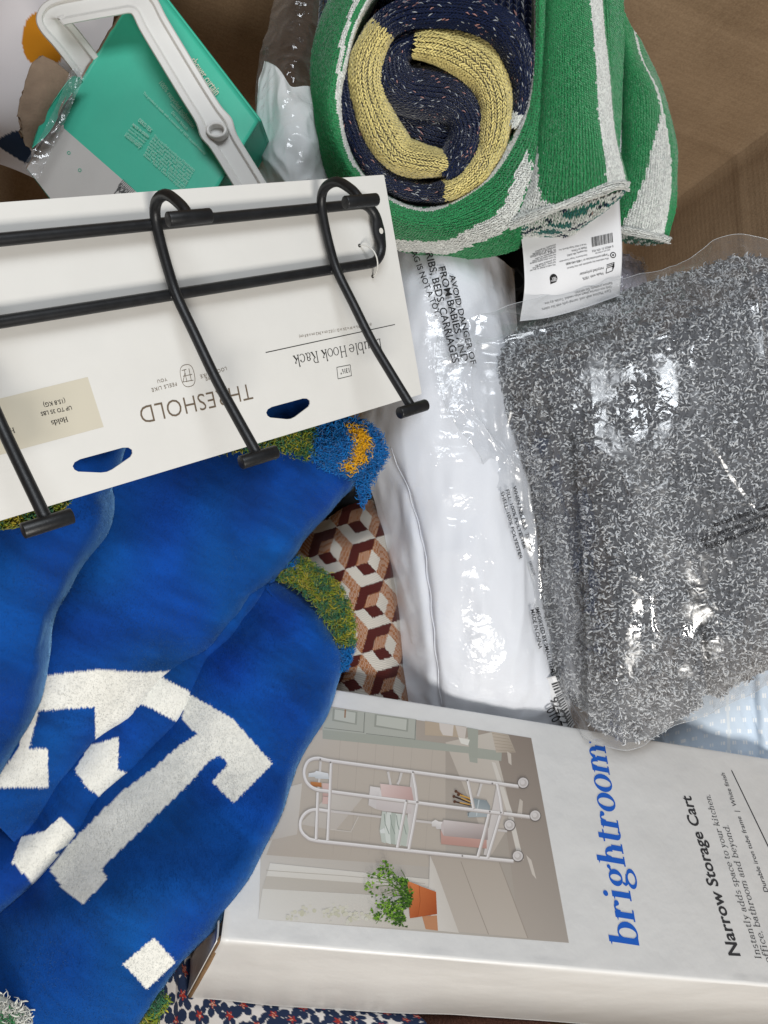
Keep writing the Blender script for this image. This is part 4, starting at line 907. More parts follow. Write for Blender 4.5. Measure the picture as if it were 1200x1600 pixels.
    lap('outer_lap', [[(955, -20, 790), (970, 10, 772), (985, 40, 768), (1000, 60, 780), (1005, 70, 800)],
                      [(955, 80, 780), (975, 80, 752), (1000, 95, 745), (1022, 118, 758), (1030, 125, 790)],
                      [(960, 150, 775), (985, 150, 745), (1015, 158, 738), (1042, 180, 752), (1050, 188, 790)],
                      [(960, 220, 772), (985, 222, 742), (1018, 226, 734), (1050, 236, 750), (1060, 240, 790)],
                      [(950, 290, 768), (978, 294, 742), (1012, 300, 734), (1046, 304, 750), (1056, 306, 785)],
                      [(938, 350, 764), (965, 356, 746), (1000, 362, 738), (1032, 368, 748), (1044, 372, 770)]], 80, 50, col_f2, 7,
        hem=[(936, 350, 758), (965, 357, 742), (1000, 364, 734), (1030, 371, 742), (1046, 376, 752)], hemw=6)
    # turned-in edge between the two laps, white and teal yarn
    TEAL = lin('#2f6f6a')
    def col_in(u, v):
        t = np.sin(u * 19 + np.sin(v * 9) * 2) + np.sin(v * 13 + u * 6); return np.where((t > .55)[..., None], TEAL, np.where((t < -1.5)[..., None], KNAVY, KWHITE * .95))
    lap('turned_edge', [[(800, 352, 728), (850, 336, 716), (900, 322, 706), (950, 306, 704), (978, 296, 716)], [(806, 364, 736), (850, 356, 724), (895, 350, 716), (940, 330, 714), (965, 312, 722)], [(825, 374, 750), (858, 370, 738), (892, 366, 732), (915, 350, 734), (935, 335, 742)]], 24, 60, col_in, 8, h=2.6, w=2.8, amp=1.5)
    lap('turned_edge', [[(940, 352, 770), (980, 358, 764), (1020, 366, 762), (1046, 376, 766)], [(945, 372, 790), (980, 378, 784), (1010, 382, 780), (1040, 380, 776)]], 14, 40, lambda u, v: np.where((np.sin(u * 9 + v * 40) > -.2)[..., None], lin('#35574a'), KWHITE * .7), 9, h=2.8, w=3.0, amp=1)
    # paper label
    PAPER = mat('label_paper', '#e6e6e8', rough=.5, spec=.3, bump=[(900, .05, .0003, 'noise')])
    G = [[(806, 330, 742), (850, 330, 736), (910, 322, 734), (968, 312, 736)], [(815, 376, 744), (860, 370, 737), (915, 360, 735), (970, 348, 738)], [(819, 420, 750), (862, 414, 742), (918, 402, 740), (972, 388, 744)],
         [(819, 455, 757), (862, 449, 750), (915, 438, 749), (971, 424, 752)], [(812, 502, 772), (858, 496, 764), (910, 482, 764), (968, 462, 766)]]
    LP = cam(grid(G, 60, 40)); lab = sheet('paper_label', LP, PAPER, root, thick=.5); dm = DepthMap(LP)
    # the label's band where it shows again between the laps
    sheet('label_band', cam(grid([[(962, 120, 762), (972, 125, 758)], [(966, 150, 760), (983, 160, 754)], [(966, 200, 760), (982, 210, 754)], [(964, 245, 760), (978, 250, 756)], [(955, 285, 762), (968, 290, 760)]], 30, 8)), PAPER, root, thick=.5)
    LI = mat('label_ink', '#3b3b40', rough=.6, spec=.2); LK = mat('label_black', '#141416', rough=.6, spec=.2)
    wl = lambda t, a, b, h=None, m=LI: wrap_letters('lettering', sans(t), a, b, dm, m, lab, h, lift=.4)
    wl('Care: Machine wash cold, normal cycle with like colors.', (954, 452), (846, 482), 1.25); wl('Only non-chlorine bleach when needed. Tumble dry low.', (955, 446), (850, 473), 1.25); wl('Remove promptly. Do not iron.', (956, 440), (898, 456), 1.3)
    wl('Made with 100%', (942, 425), (910, 434), 1.2); wl('recycled polyester', (943, 417), (905, 427), 1.2)
    wl('We welcome any questions you may have at', (951, 402), (886, 418), 1.2); wl('Target.com/contactus or 1-800-440-0680', (951, 396), (884, 411), 1.25, LK)
    wl('Distributed by Target Corporation', (917, 397), (874, 408), 1.1); wl('Minneapolis, MN 55403', (917, 390), (886, 398), 1.2); wl('Made in China', (916, 385), (893, 391), 1.2); wl('TM & © 2025 Target Brands, Inc.', (916, 380), (873, 390), 1.1)
    for k in range(9): wl(['We make it better so you can', 'feel better. 3-year hassle free', 'our products meet the', 'for more about quality standards', 'has been tested for harmful', 'independently, on www', 'in the production', 'certified by an institute', 'STANDARD 100 guidelines'][k], (868, 412 - k * 3.9), (828 + (k % 3) * 4, 422 - k * 3.7), 1.15, LK if k == 0 else LI)
    wl('0 49022 01 474 953', (958, 383 - 0), (925, 391), 1.1); wl('DPCI 072 10 0365 000', (953, 389), (930, 395), 1.1)
    def patch(px, m, nm='print'):
        q = np.array(px, float); mk(nm, U(q[:, 0], q[:, 1], dm(q) - .5), [tuple(range(len(q)))], m, lab, smooth=False)
    g = np.random.default_rng(3); x = 0.
    while x < 1:
        w_ = .012 + .03 * g.random(); a = np.array([924, 371.]) * (1 - x) + np.array([957, 363.5]) * x; b = np.array([924, 371.]) * (1 - x - w_) + np.array([957, 363.5]) * (x + w_); dn = np.array([1.2, 15.])
        patch([a, b, b + dn, a + dn], LK, 'barcode_bar'); x += w_ + .015 + .02 * g.random()
    th = np.linspace(0, 2 * np.pi, 24, endpoint=False)
    patch(np.stack([958 + 4.6 * np.cos(th), 398.5 + 4.6 * np.sin(th)], 1), LK); WP = PAPER
    q = np.stack([958 + 3.2 * np.cos(th), 398.5 + 3.2 * np.sin(th)], 1); mk('print', U(q[:, 0], q[:, 1], dm(q) - .7), [tuple(range(24))], WP, lab, smooth=False)
    q = np.stack([958 + 1.6 * np.cos(th), 398.5 + 1.6 * np.sin(th)], 1); mk('print', U(q[:, 0], q[:, 1], dm(q) - .9), [tuple(range(24))], LK, lab, smooth=False)
    q = np.stack([865 + 6 * np.cos(th), 436 + 7.5 * np.sin(th)], 1); q = np.concatenate([q[:6], q[6:12], [[859.5, 444]], q[12:]]); patch(np.stack([865 + 6 * np.cos(th), 435 + 7 * np.sin(th)], 1), LK); patch([(860, 436), (860, 444), (868, 441)], LK)
    wrap_letters('lettering', sans('OEKO', bold=.02), (870, 435.5), (861, 438), dm, WP, lab, 1.2, .8); wrap_letters('lettering', sans('TEX', bold=.02), (869, 432), (862, 434), dm, WP, lab, 1.2, .8)
    th2 = [(948, 417), (960, 413), (957, 421), (947, 425)]
    for k in range(3):
        e = np.array(th2, float) + [0, -2.5 * k + 2]
        for i in range(4 if k == 0 else 2):
            a, b = e[i], e[(i + 1) % 4]; n_ = np.array([-(b - a)[1], (b - a)[0]]); n_ = n_ / np.linalg.norm(n_) * .45; patch([a - n_, b - n_, b + n_, a + n_], LK, 'rule')
build_roll()

# ================================================================== white pillow in a printed clear bag
FILM = film_mat('clear_film', haze=.02, gain=1.2, crinkle=((60, .5, .005), (190, .45, .0016)))
FILM2 = film_mat('clear_film_thick', haze=.035, gain=2.0, rough=.11, crinkle=((50, .5, .006), (150, .4, .002)))
WHITE = mat('white_microfibre', '#eceef4', rough=.7, spec=.25, sheen=.2, bump=[(1400, .08, .0003, 'noise')])
FINK = mat('film_ink', '#1b1b1d', rough=.5, spec=.3)
def crinkle(P, amp, size, seed, nr=None):
    n = normals(P) if nr is None else nr
    d = ridged(P, size, seed) * amp + ridged(P, size * .45, seed + 1) * amp * .45 + noise(P, size * 2.5, seed + 2) * amp * .8
    return P + n * d[..., None]
def build_white_pillow():
    root = thing('bagged_white_pillow', U(720, 800, 900), 'white pillow in a clear printed plastic bag, beside the grey bundle', 'pillow')
    G = np.array([[(596, 350, 800), (640, 360, 768), (690, 365, 758), (750, 385, 775), (800, 420, 830)],
         [(588, 470, 785), (645, 480, 745), (700, 490, 740), (760, 510, 760), (808, 530, 806)],
         [(572, 600, 785), (640, 600, 738), (710, 600, 730), (775, 610, 748), (820, 620, 795)],
         [(560, 695, 790), (630, 700, 740), (710, 710, 727), (790, 720, 744), (838, 740, 795)],
         [(592, 800, 795), (640, 810, 748), (720, 820, 732), (800, 830, 748), (850, 840, 798)],
         [(616, 960, 805), (665, 960, 758), (740, 960, 742), (815, 960, 758), (866, 960, 803)],
         [(638, 1080, 815), (690, 1080, 780), (760, 1080, 770), (840, 1080, 782), (888, 1090, 812)],
         [(655, 1180, 855), (700, 1180, 845), (770, 1190, 840), (850, 1190, 845), (902, 1190, 855)]], float)
    P = cam(grid(G, 240, 120)); n = normals(P)
    q = np.stack([P[..., 0], P[..., 1] * .45, P[..., 2]], -1)
    P = P + n * (noise(q, 26, 1) * 3.2 + noise(q, 11, 2) * 1.3 + ridged(q, 38, 3) * 2.6)[..., None]
    # puckered valley left of the seam
    px = PX(P); seam = np.array([(610, 700), (640, 770), (662, 850), (672, 930), (680, 1010), (690, 1110)], float); xs = np.interp(px[..., 1], seam[:, 1], seam[:, 0])
    dx = px[..., 0] - xs; P = P - n * (4.5 * np.exp(-((dx + 5) / 7) ** 2) * sstep(690, 760, px[..., 1]))[..., None]
    sheet('pillow', P, WHITE, root)
    t = np.linspace(700, 1105, 60); pth = np.stack([np.interp(t, seam[:, 1], seam[:, 0]) + np.sin(t * .11) * 1.2, t], 1); dm0 = DepthMap(P[::2, ::2])
    V, Fc = tube_geo(U(pth[:, 0], pth[:, 1], dm0(pth) - .3), .55, 6); mk('seam', V, Fc, WHITE, root)
    # bag
    Gb = G.copy(); Gb[..., 2] -= 7; Gb[:, 0, 0] -= 8; Gb[:, -1, 0] += 4; Gb[:, 0, 2] += 4
    B = cam(grid(Gb, 250, 130)); B = crinkle(B, 1.5, 34, 30)
    bag = sheet('plastic_bag', B, FILM, root); dm = DepthMap(B[::2, ::2])
    W = lambda t, a, b, h=None, c=0, sp=1.0, bold=.012: wrap_letters('lettering', sans(t, bold=bold, space=sp), a, b, dm, FINK, bag, h, 1.2, c)
    W('AVOID DANGER OF', (702, 430), (736, 570), .8); W('FROM BABIES AND', (685, 418), (722, 566), .85); W('CRIBS, BEDS, CARRIAGES', (662, 384), (707, 568), .95); W('BAG IS NOT A TOY.', (640, 388), (681, 494), 1.0)
    W('FILL: 100% POLYESTER', (790, 766), (818, 858), .8); W('SHELL: 100% POLYESTER', (782, 769), (812, 874), .75); W('WHEN NEEDED. TUMBLE', (801, 760), (829, 868), .8); W('DRY LOW', (826, 878), (834, 900), 1.1)
    W('MADE IN CHINA', (829, 953), (842, 1014), 1.0); W('IMPORTED BY SMALL ITEMS', (836, 950), (862, 1056), 1.0)
    # barcode sticker
    PAPER = bpy.data.materials['label_paper']
    st = [(850, 1060), (868, 1056), (898, 1132), (884, 1150)]; s_, t_ = np.meshgrid(np.linspace(0, 1, 12), np.linspace(0, 1, 24), indexing='ij'); c = [np.array(p, float) for p in st]
    Q = (c[0] * (1 - s_[..., None]) + c[1] * s_[..., None]) * (1 - t_[..., None]) + (c[3] * (1 - s_[..., None]) + c[2] * s_[..., None]) * t_[..., None]
    d = dm(Q.reshape(-1, 2)).reshape(Q.shape[:2]); d = d.mean() + (d - d.mean()) * .8 - 2.0; d = d * 0 + np.linspace(d[:, 0].mean(), d[:, -1].mean(), 24)[None]
    SP = U(Q[..., 0], Q[..., 1], d); stk = sheet('barcode_sticker', SP, PAPER, bag, thick=.3); dms = DepthMap(SP)
    g = np.random.default_rng(9); x = .12
    while x < .97:
        w_ = .012 + .022 * g.random()
        def at(s, t): return (c[0] * (1 - s) + c[1] * s) * (1 - t) + (c[3] * (1 - s) + c[2] * s) * t
        b4 = np.array([at(.42, x), at(.97, x), at(.97, x + w_), at(.42, x + w_)]); mk('barcode_bar', U(b4[:, 0], b4[:, 1], dms(b4) - .5), [(0, 1, 2, 3)], FINK, stk, smooth=False); x += w_ + .012 + .018 * g.random()
    wrap_letters('lettering', sans('92472 0', bold=.02), (859, 1093), (884, 1147), dms, FINK, stk, 1.0, .5); W('010', (853, 1110), (864, 1130), 1.3)
build_white_pillow()

# ================================================================== grey tufted bundle in a clear bag
def build_grey():
    root = thing('bagged_grey_bath_rug', U(1000, 820, 900), 'folded grey shaggy rug bundled in a crinkled clear plastic bag', 'rug')
    G = np.array([[(772, 536, 785), (850, 502, 784), (960, 462, 782), (1060, 430, 778), (1140, 404, 774), (1225, 400, 760)],
         [(750, 590, 765), (850, 575, 722), (960, 548, 710), (1080, 520, 706), (1180, 500, 712), (1235, 494, 718)],
         [(795, 690, 772), (870, 700, 716), (970, 680, 692), (1080, 660, 690), (1190, 640, 698), (1240, 634, 706)],
         [(836, 800, 778), (892, 820, 722), (980, 810, 684), (1080, 800, 694), (1190, 790, 698), (1240, 786, 706)],
         [(852, 930, 788), (905, 950, 730), (980, 950, 690), (1066, 950, 708), (1140, 935, 700), (1260, 915, 715)],
         [(864, 1040, 795), (915, 1060, 742), (980, 1062, 706), (1068, 1052, 738), (1125, 1032, 712), (1240, 1000, 728)],
         [(896, 1122, 803), (938, 1145, 768), (990, 1158, 758), (1066, 1118, 772), (1112, 1092, 764), (1210, 1045, 770)]], float)
    P = cam(grid(G, 120, 100)); n = normals(P); P = P + n * (noise(P, 45, 1) * 4 + noise(P, 16, 2) * 1.6)[..., None]
    px = PX(P)
    # the two soft valleys between the folds
    for (a, b, dep, wd) in (((886, 690), (902, 1120), 18, 16), ((1085, 930), (1108, 1110), 13, 11), ((1100, 600), (1060, 930), 9, 50), ((800, 620), (905, 640), 8, 22)):
        a, b = np.array(a, float), np.array(b, float); e = (b - a) / np.linalg.norm(b - a); r = px - a; t = np.clip(r @ e / np.linalg.norm(b - a), 0, 1)
        dd = np.linalg.norm(r - (t * np.linalg.norm(b - a))[..., None] * e, axis=-1); P = P - n * (dep * np.exp(-(dd / wd) ** 2))[..., None]
    GREYM = mat('grey_chenille', None, rough=.9, spec=.1, sheen=.2)
    rug = sheet('rug', P, GREYM, root, col=lin('#5a5b5f'), thick=4)
    def gc(pos, g):
        t = g.random((len(pos), 1)); big = 1 + .10 * noise(pos, 30, 7)[:, None]
        return np.where(t < .24, lin('#6a6b70'), np.where(t < .5, lin('#a9abaf'), lin('#dcdee0'))) * (.85 + .3 * g.random((len(pos), 1))) * big
    curls('rug_tufts', P, 29000, gc, rug, 5.6, .84, GREYM, seed=5, wild=1.4, lift=.40)
    # bag: looser than the bundle, with flaps of film past its edges
    Gb = np.array([[(686, 520, 742), (760, 492, 752), (860, 462, 762), (965, 438, 757), (1060, 412, 752), (1142, 366, 748), (1235, 392, 752)],
         [(680, 566, 728), (765, 560, 736), (860, 560, 716), (965, 540, 700), (1080, 510, 698), (1185, 490, 703), (1290, 480, 716)],
         [(700, 650, 728), (790, 672, 742), (872, 690, 708), (972, 675, 684), (1080, 655, 682), (1192, 636, 690), (1300, 625, 710)],
         [(760, 735, 740), (828, 775, 752), (892, 812, 714), (980, 805, 684), (1080, 796, 682), (1192, 786, 690), (1300, 776, 710)],
         [(834, 900, 776), (862, 920, 768), (905, 945, 722), (980, 948, 689), (1068, 946, 694), (1142, 932, 692), (1260, 912, 706)],
         [(846, 1020, 797), (872, 1040, 784), (915, 1062, 733), (982, 1066, 706), (1066, 1056, 720), (1130, 1036, 704), (1245, 1002, 720)],
         [(880, 1130, 802), (905, 1148, 790), (942, 1164, 762), (990, 1172, 752), (1052, 1134, 764), (1120, 1108, 760), (1225, 1052, 764)]], float)
    Gb[..., 2] -= 7; B = cam(grid(Gb, 340, 280)); px = PX(B); loose = np.clip(1 - np.minimum(np.minimum((px[..., 0] - 690) / 150, 1.), 1.), 0, 1)
    amp = 1.0 + 4.0 * loose + 1.5 * np.exp(-((px[..., 1] - 440) / 50) ** 2); n = normals(B)
    d = ridged(B, 34, 60) * amp + ridged(B, 15, 61) * amp * .5 + noise(B, 80, 62) * 3
    q = np.stack([B[..., 0] * .3, B[..., 1], B[..., 2]], -1); d = d + ridged(np.stack([B[..., 0], B[..., 1] * .18, B[..., 2]], -1), 22, 63) * 1.2
    d = d + loose * ridged(np.stack([B[..., 0] * .35 + B[..., 1] * .25, B[..., 1], B[..., 2]], -1), 15, 64) * 4.5
    for ln, hgt, wd in (([(1019, 930), (1024, 975), (1030, 992), (1023, 1012), (1045, 1046), (1064, 1088)], 2.6, 2.6), ([(1100, 682), (1122, 708), (1146, 742), (1180, 790)], 2.4, 3), ([(918, 690), (955, 715), (985, 765), (992, 830)], 2.2, 4), ([(838, 640), (828, 700), (826, 770), (834, 830)], 3, 2.5),
                        ([(866, 680), (852, 780), (842, 880), (850, 980), (866, 1060)], 3, 3), ([(1092, 990), (1100, 1050), (1112, 1108)], 3, 3), ([(742, 545), (728, 600), (742, 660), (800, 730)], 5, 4), ([(700, 560), (760, 540), (830, 522), (900, 500)], 3, 3), ([(720, 640), (770, 690), (836, 742)], 4, 3.5),
                        ([(1160, 390), (1170, 440), (1185, 500), (1192, 560)], 4, 4), ([(800, 640), (790, 690), (820, 720)], 3, 3), ([(840, 600), (880, 585), (910, 600)], 2.5, 2.5), ([(1000, 800), (1006, 850), (1000, 900)], 1.6, 3), ([(880, 1050), (900, 1100), (930, 1150)], 3, 3)):
        l_ = crs(np.array(ln, float), 60); lo, hi = l_.min(0) - 22, l_.max(0) + 22; mk_ = ((px > lo) & (px < hi)).all(-1); pp = px[mk_]; dist = np.full(len(pp), 1e9)
        for q_ in l_: dist = np.minimum(dist, ((pp - q_) ** 2).sum(-1))
        d[mk_] += hgt * np.exp(-np.sqrt(dist) / wd)
    B = B + n * d[..., None]
    bag = sheet('plastic_bag', B, FILM2, root)
    EDGEF = mat('film_edge', '#cfd3d6', rough=.2, spec=.7)
    rim = np.concatenate([B[::-1, 0], B[0, 1:]]); V, Fc = tube_geo(resample(rim, 2.5), .2, 5); mk('bag_edge', V, Fc, EDGEF, bag)
    rim = B[-1]; V, Fc = tube_geo(resample(rim, 2.5), .2, 5); mk('bag_edge', V, Fc, EDGEF, bag); dm = DepthMap(B[::3, ::3])
    W = lambda t, a, b, h=1.25: wrap_letters('lettering', sans(t, bold=.03), a, b, dm, FINK, bag, h, 2.4)
    W('Warning: To Avoid Danger of Suffocation, Keep This Bag', (1290, 783), (1101, 853)); W('Away From Babies and Children. Do Not Use This Bag in Cribs,', (1290, 768), (1092, 843)); W('Beds, Carriages or Playpens. This bag is not a toy.', (1275, 762), (1112, 820))
build_grey()

# ================================================================== jacquard cushion
def build_jacquard():
    G = [[(410, 860, 850), (480, 826, 812), (540, 796, 800), (580, 783, 806), (606, 800, 838)], [(410, 910, 835), (485, 884, 775), (545, 854, 763), (590, 842, 772), (616, 852, 822)], [(420, 970, 832), (495, 955, 768), (560, 932, 758), (602, 927, 774), (628, 934, 828)],
         [(440, 1050, 836), (505, 1044, 772), (565, 1034, 762), (612, 1028, 780), (640, 1034, 832)], [(450, 1150, 850), (515, 1146, 800), (575, 1144, 790), (628, 1142, 802), (660, 1142, 845)]]
    P = cam(grid(G, 270, 190)); n = normals(P); P = P + n * (noise(P, 40, 1) * 4 + noise(P, 18, 2) * 2.2)[..., None]
    p = PX(P); c0 = np.array([574.8, 879.]); M = np.array([[12.7, 59.5], [66., 17.]]); T = np.array([[0, .866], [-1, -.5]]) @ np.linalg.inv(M)
    g = np.random.default_rng(2); q = (p - c0 + g.normal(size=p.shape) * .35) @ T.T
    # nearest hexagon centre
    best = np.full(q.shape[:2], 9e9); rel = np.zeros_like(q)
    for i in range(-8, 9):
        for j in range(-8, 9):
            L_ = np.array([.866 * j, -i - .5 * j]); r = q - L_; d = (r ** 2).sum(-1); m = d < best; best = np.where(m, d, best); rel = np.where(m[..., None], r, rel)
    hexn = 2 * np.max([np.abs(rel[..., 1]), np.abs(rel @ [.866, .5]), np.abs(rel @ [.866, -.5])], 0); ang = np.degrees(np.arctan2(rel[..., 1], rel[..., 0])) % 360
    sec = np.where((ang > 60) & (ang <= 180), 0, np.where((ang > 180) & (ang <= 300), 1, 2))
    MA, TN, WH = lin('#562420'), lin('#a8704a'), lin('#d6d0c6'); out = np.array([MA, WH, TN]); inn = np.array([TN, MA, WH])
    c = np.where((hexn < .54)[..., None], inn[sec], out[sec])
    # woven yarn: rib lines and crossing flecks that are in the cloth
    uv = uvof(P); rib = .5 + .5 * np.sin(uv[..., 0] * 2 * np.pi / .0021 + uv[..., 1] * 900); fl = (np.sin(uv[..., 1] * 2 * np.pi / .0019 + np.floor(uv[..., 0] / .0021) * 2.1) > .55)
    c = c * (.66 + .38 * rib[..., None]); c = np.where((fl & (sec == 2) & (hexn >= .54) | fl & (sec == 0) & (hexn < .54))[..., None], c * .55 + WH * .45, c)
    m = mat('jacquard_weave', None, rough=.85, spec=.15, sheen=.1, bump=[(2 * 240, .5, .0008, 'wx'), (900, .3, .0006, 'noise')])
    root = thing('jacquard_cushion', U(540, 960, 900), 'cushion with a woven maroon, tan and cream cube pattern', 'cushion')
    P = P + normals(P) * (.55 * rib)[..., None]
    sheet('cover', P, m, root, col=c)
    e = P[:, -1]; V, Fc = tube_geo(resample(e, 2.) + [0, 0, 1.5], 1.6, 8); mk('edge_seam', V, Fc, mat('cushion_seam', '#c9b9a6', rough=.85), root)
build_jacquard()

# ================================================================== green shower curtain carton, torn open, and a white plastic frame on it
def build_green():
    quad = [(42, 264), (228, -42), (405, 188), (218, 490)]; R_ = np.array([U(x, y, 1.) for x, y in quad]); Mx = np.stack([R_[0], -R_[1], R_[2], -R_[3]], 1); l = np.linalg.svd(Mx)[2][-1]; l = l / l.mean() * 705
    C = R_ * l[:, None]; e1 = C[2] - C[1]; e2 = C[0] - C[1]; L1, L2 = np.linalg.norm(e1), np.linalg.norm(e2); u = e1 / L1; nn = np.cross(u, e2); nn = nn / np.linalg.norm(nn); nn = nn if nn[2] > 0 else -nn; v = np.cross(nn, u)
    PLs = Plane(C[1], np.stack([u, v, nn], 1))
    W_, H_ = L1, abs((C[0] - C[1]) @ v); sk = (C[0] - C[1]) @ u
    root = thing('shower_curtain_box', PLs.at(W_ / 2, -H_ / 2, -60), 'torn teal green carton printed shower curtain, under a white plastic frame', 'box')
    m = mat('green_print', None, rough=.4, spec=.4, mottle=.04, mottle_scale=30, bump=[(18, .2, .003, 'noise'), (1000, .05, .0003, 'noise')])
    nu, nv = 50, 50; s, t = np.meshgrid(np.linspace(0, 1, nu), np.linspace(0, 1, nv), indexing='ij'); uu = W_ * s + sk * t; vv = -H_ * t
    P = PLs.at(uu, vv, 0); P = P + nn * (noise(P, 70, 1) * 1.0)[..., None]; p = PX(P)
    GRN = lin('#46c0a2'); GW = lin('#c9c6c2'); sheet('front_panel', P, m, root, col=GRN, thick=2)
    PLs.poly('printed_corner', [(88.8, 191), (43.2, 264), (218, 487), (286, 364)], m, root, n=1.5, col=GW); PLs.poly('chip', [(96, 203), (98, 196), (101, 197), (101, 204), (98, 207)], m, root, n=1.7, col=GW)
    edge = PLs.at(*np.broadcast_arrays(np.linspace(0, W_, 40)[None], np.zeros((12, 1)), -np.linspace(1, 60, 12)[:, None])); sheet('side_panel', edge, m, root, col=GRN, thick=2)
    rs = PLs.at(*np.broadcast_arrays(W_ + sk * np.linspace(0, 1, 60)[None], -H_ * np.linspace(0, 1, 60)[None], -np.linspace(1, 60, 12)[:, None])); sheet('side_panel', rs, m, root, col=GRN, thick=2)
    KR = mat('torn_board', '#8d7a68', rough=.9, spec=.1, mottle=.18, mottle_scale=70, bump=[(500, .4, .001, 'noise')])
    # worn brown edge along the open end
    tt = np.linspace(.02, 1, 60); V, Fc = tube_geo(PLs.at(sk * tt + noise(np.stack([tt * 300, tt * 0, tt * 0], -1), 9, 3) * .7 - .8, -H_ * tt, -1.2), 1.5, 8); mk('torn_edge', V, Fc, KR, root)
    # folded-back torn flap
    fl = cam(grid([[(66, 86, 672), (88, 98, 676), (112, 118, 684)], [(50, 100, 668), (78, 122, 674), (106, 140, 686)], [(36, 140, 668), (64, 160, 674), (98, 165, 688)], [(27, 180, 672), (54, 190, 678), (86, 190, 690)], [(32, 205, 678), (48, 214, 684), (66, 212, 692)], [(42, 228, 686), (48, 232, 690), (54, 234, 694)]], 60, 40))
    j = noise(fl, 5, 8) * 1.5; fl[:, 0] += np.stack([j[:, 0], j[:, 0] * .4, 0 * j[:, 0]], -1); sheet('torn_flap', fl + normals(fl) * (noise(fl, 9, 4) * .8)[..., None], KR, root, thick=2.2)
    sheet('torn_lip', cam(grid([[(62, 192, 682), (86, 156, 680), (112, 122, 682), (126, 122, 686)], [(50, 232, 690), (78, 205, 690), (104, 158, 690), (130, 128, 692)]], 14, 40)), m, root, col=GRN, thick=1)
    T = film_mat('packing_tape', haze=.10, gain=1.8, rough=.12, crinkle=((120, .8, .004), (400, .5, .001)))
    tp = cam(grid([[(36, 262, 690), (55, 228, 684), (85, 170, 680), (108, 116, 680), (118, 108, 682)], [(60, 282, 694), (80, 236, 690), (104, 184, 688), (128, 128, 686), (135, 116, 686)]], 40, 90)); tp = crinkle(tp, 1.6, 9, 21); sheet('tape', tp, T, root)
    GI = mat('pale_green_ink', '#a9d9c4', rough=.5); DI = mat('grey_ink', '#5a5a5a', rough=.6)
    lt = lambda tx, a, b, mm=GI, h=None, bold=0.: PLs.letters('lettering', sans(tx, bold=bold), a, b, mm, root, h=h, n=1.8)
    lt('shower curtain', (297, 97), (337, 151), mat('cream_ink', '#d6d2bd', rough=.5), 1.6, .01)
    lt('100% recycled polyester', (249, 132), (302, 202), h=1.2); lt('This product is made with a minimum of 100% recycled material', (224, 147), (320, 243), h=1.1); lt('machine wash; tumble dry', (267, 165), (303, 203), h=1.1); lt('Do not bleach', (268, 178), (292, 205), h=1.1)
    lt('OEKO-TEX', (216, 190), (236, 208), h=1.5, bold=.02); lt('MADE IN GREEN', (207, 197), (232, 217), h=1.4, bold=.02)
    for k in range(4): lt(['www material number', 'tested for harmful', 'substances and made', 'sustainably'][k], (204 - 3 * k, 201 + 4 * k), (229 - 3 * k, 221 + 4 * k), h=1.2)
    for k in range(8): lt(['This is certified according to STANDARD', 'the limited guarantee applies to every', 'product sold, quality that lasts for years', 'return within one year with receipt for', 'exchange or refund. Keep the packaging', 'for future reference. Distributed in US', 'wash before first use, colours may vary', 'shown. Made in China from imported'][k], (240 - 2.2 * k, 214 + 4.2 * k), (303 - 2.4 * k, 270 + 4.2 * k), h=1.2)
    for k in range(4): lt(['|||||||||| ||| |||| ||||', 'DPCI 072 10 0365', '0 49022 01474 9', 'MADE IN'][k], (188 - 3 * k, 288 + 5 * k), (232 - 3 * k, 331 + 5 * k), DI, h=1.4)
    for x, y in ((107, 242), (124, 269)): lt('o', (x - 2, y - 2), (x + 2, y + 2), mat('green_ink', '#2fae8c'), 1.)
    # ---- white plastic frame, an open channel with rounded ribs
    fr = thing('plastic_frame', U(260, 90, 700), 'white moulded plastic channel frame lying across the teal carton', 'plastic frame')
    path = np.array([(205, 200, 745), (170, 150, 722), (138, 105, 704), (105, 62, 688), (84, 38, 678), (80, 27, 674), (92, 18, 672), (130, 10, 670), (175, 2, 669), (205, -2, 669), (224, 8, 669), (240, 38, 670), (268, 85, 673), (300, 138, 677), (330, 186, 682), (350, 222, 687), (388, 284, 697), (440, 370, 712)], float)
    C_ = crs(path, 260); Tn = unit(np.gradient(C_[:, :2], axis=0)); Nn = np.stack([-Tn[:, 1], Tn[:, 0]], 1)
    k = 8
    for _ in range(2): Nn = unit(np.stack([np.convolve(np.pad(Nn[:, i], k, mode='edge'), np.ones(2 * k + 1) / (2 * k + 1), 'valid') for i in (0, 1)], 1))
    prof = [(-1.0, 16), (-1.0, 1.5), (-.93, 0), (-.66, 0), (-.60, .6), (-.54, 2.6), (-.48, 3.2), (.42, 3.2), (.48, 2.6), (.54, .6), (.60, 0), (.93, 0), (1.0, 1.5), (1.0, 16)]
    prof = np.array(prof); pr = []
    hw = 23.5 + 3 * np.sin(np.linspace(0, 1, 260) * 9) * 0; hw = hw + 5 * np.exp(-((C_[:, 1] - 200) / 14) ** 2) * (C_[:, 0] > 300)
    G = np.zeros((260, len(prof), 3)); G[..., :2] = C_[:, None, :2] + Nn[:, None] * (prof[None, :, 0:1] * hw[:, None, None]); G[..., 2] = C_[:, 2:3] + prof[None, :, 1]
    PW = mat('white_moulded_plastic', '#dddcd8', rough=.35, spec=.45, mottle=.03, mottle_scale=40)
    ch = sheet('channel', cam(G), PW, fr, thick=1.5); ch.data.polygons.foreach_set('use_smooth', np.zeros(len(ch.data.polygons), bool))
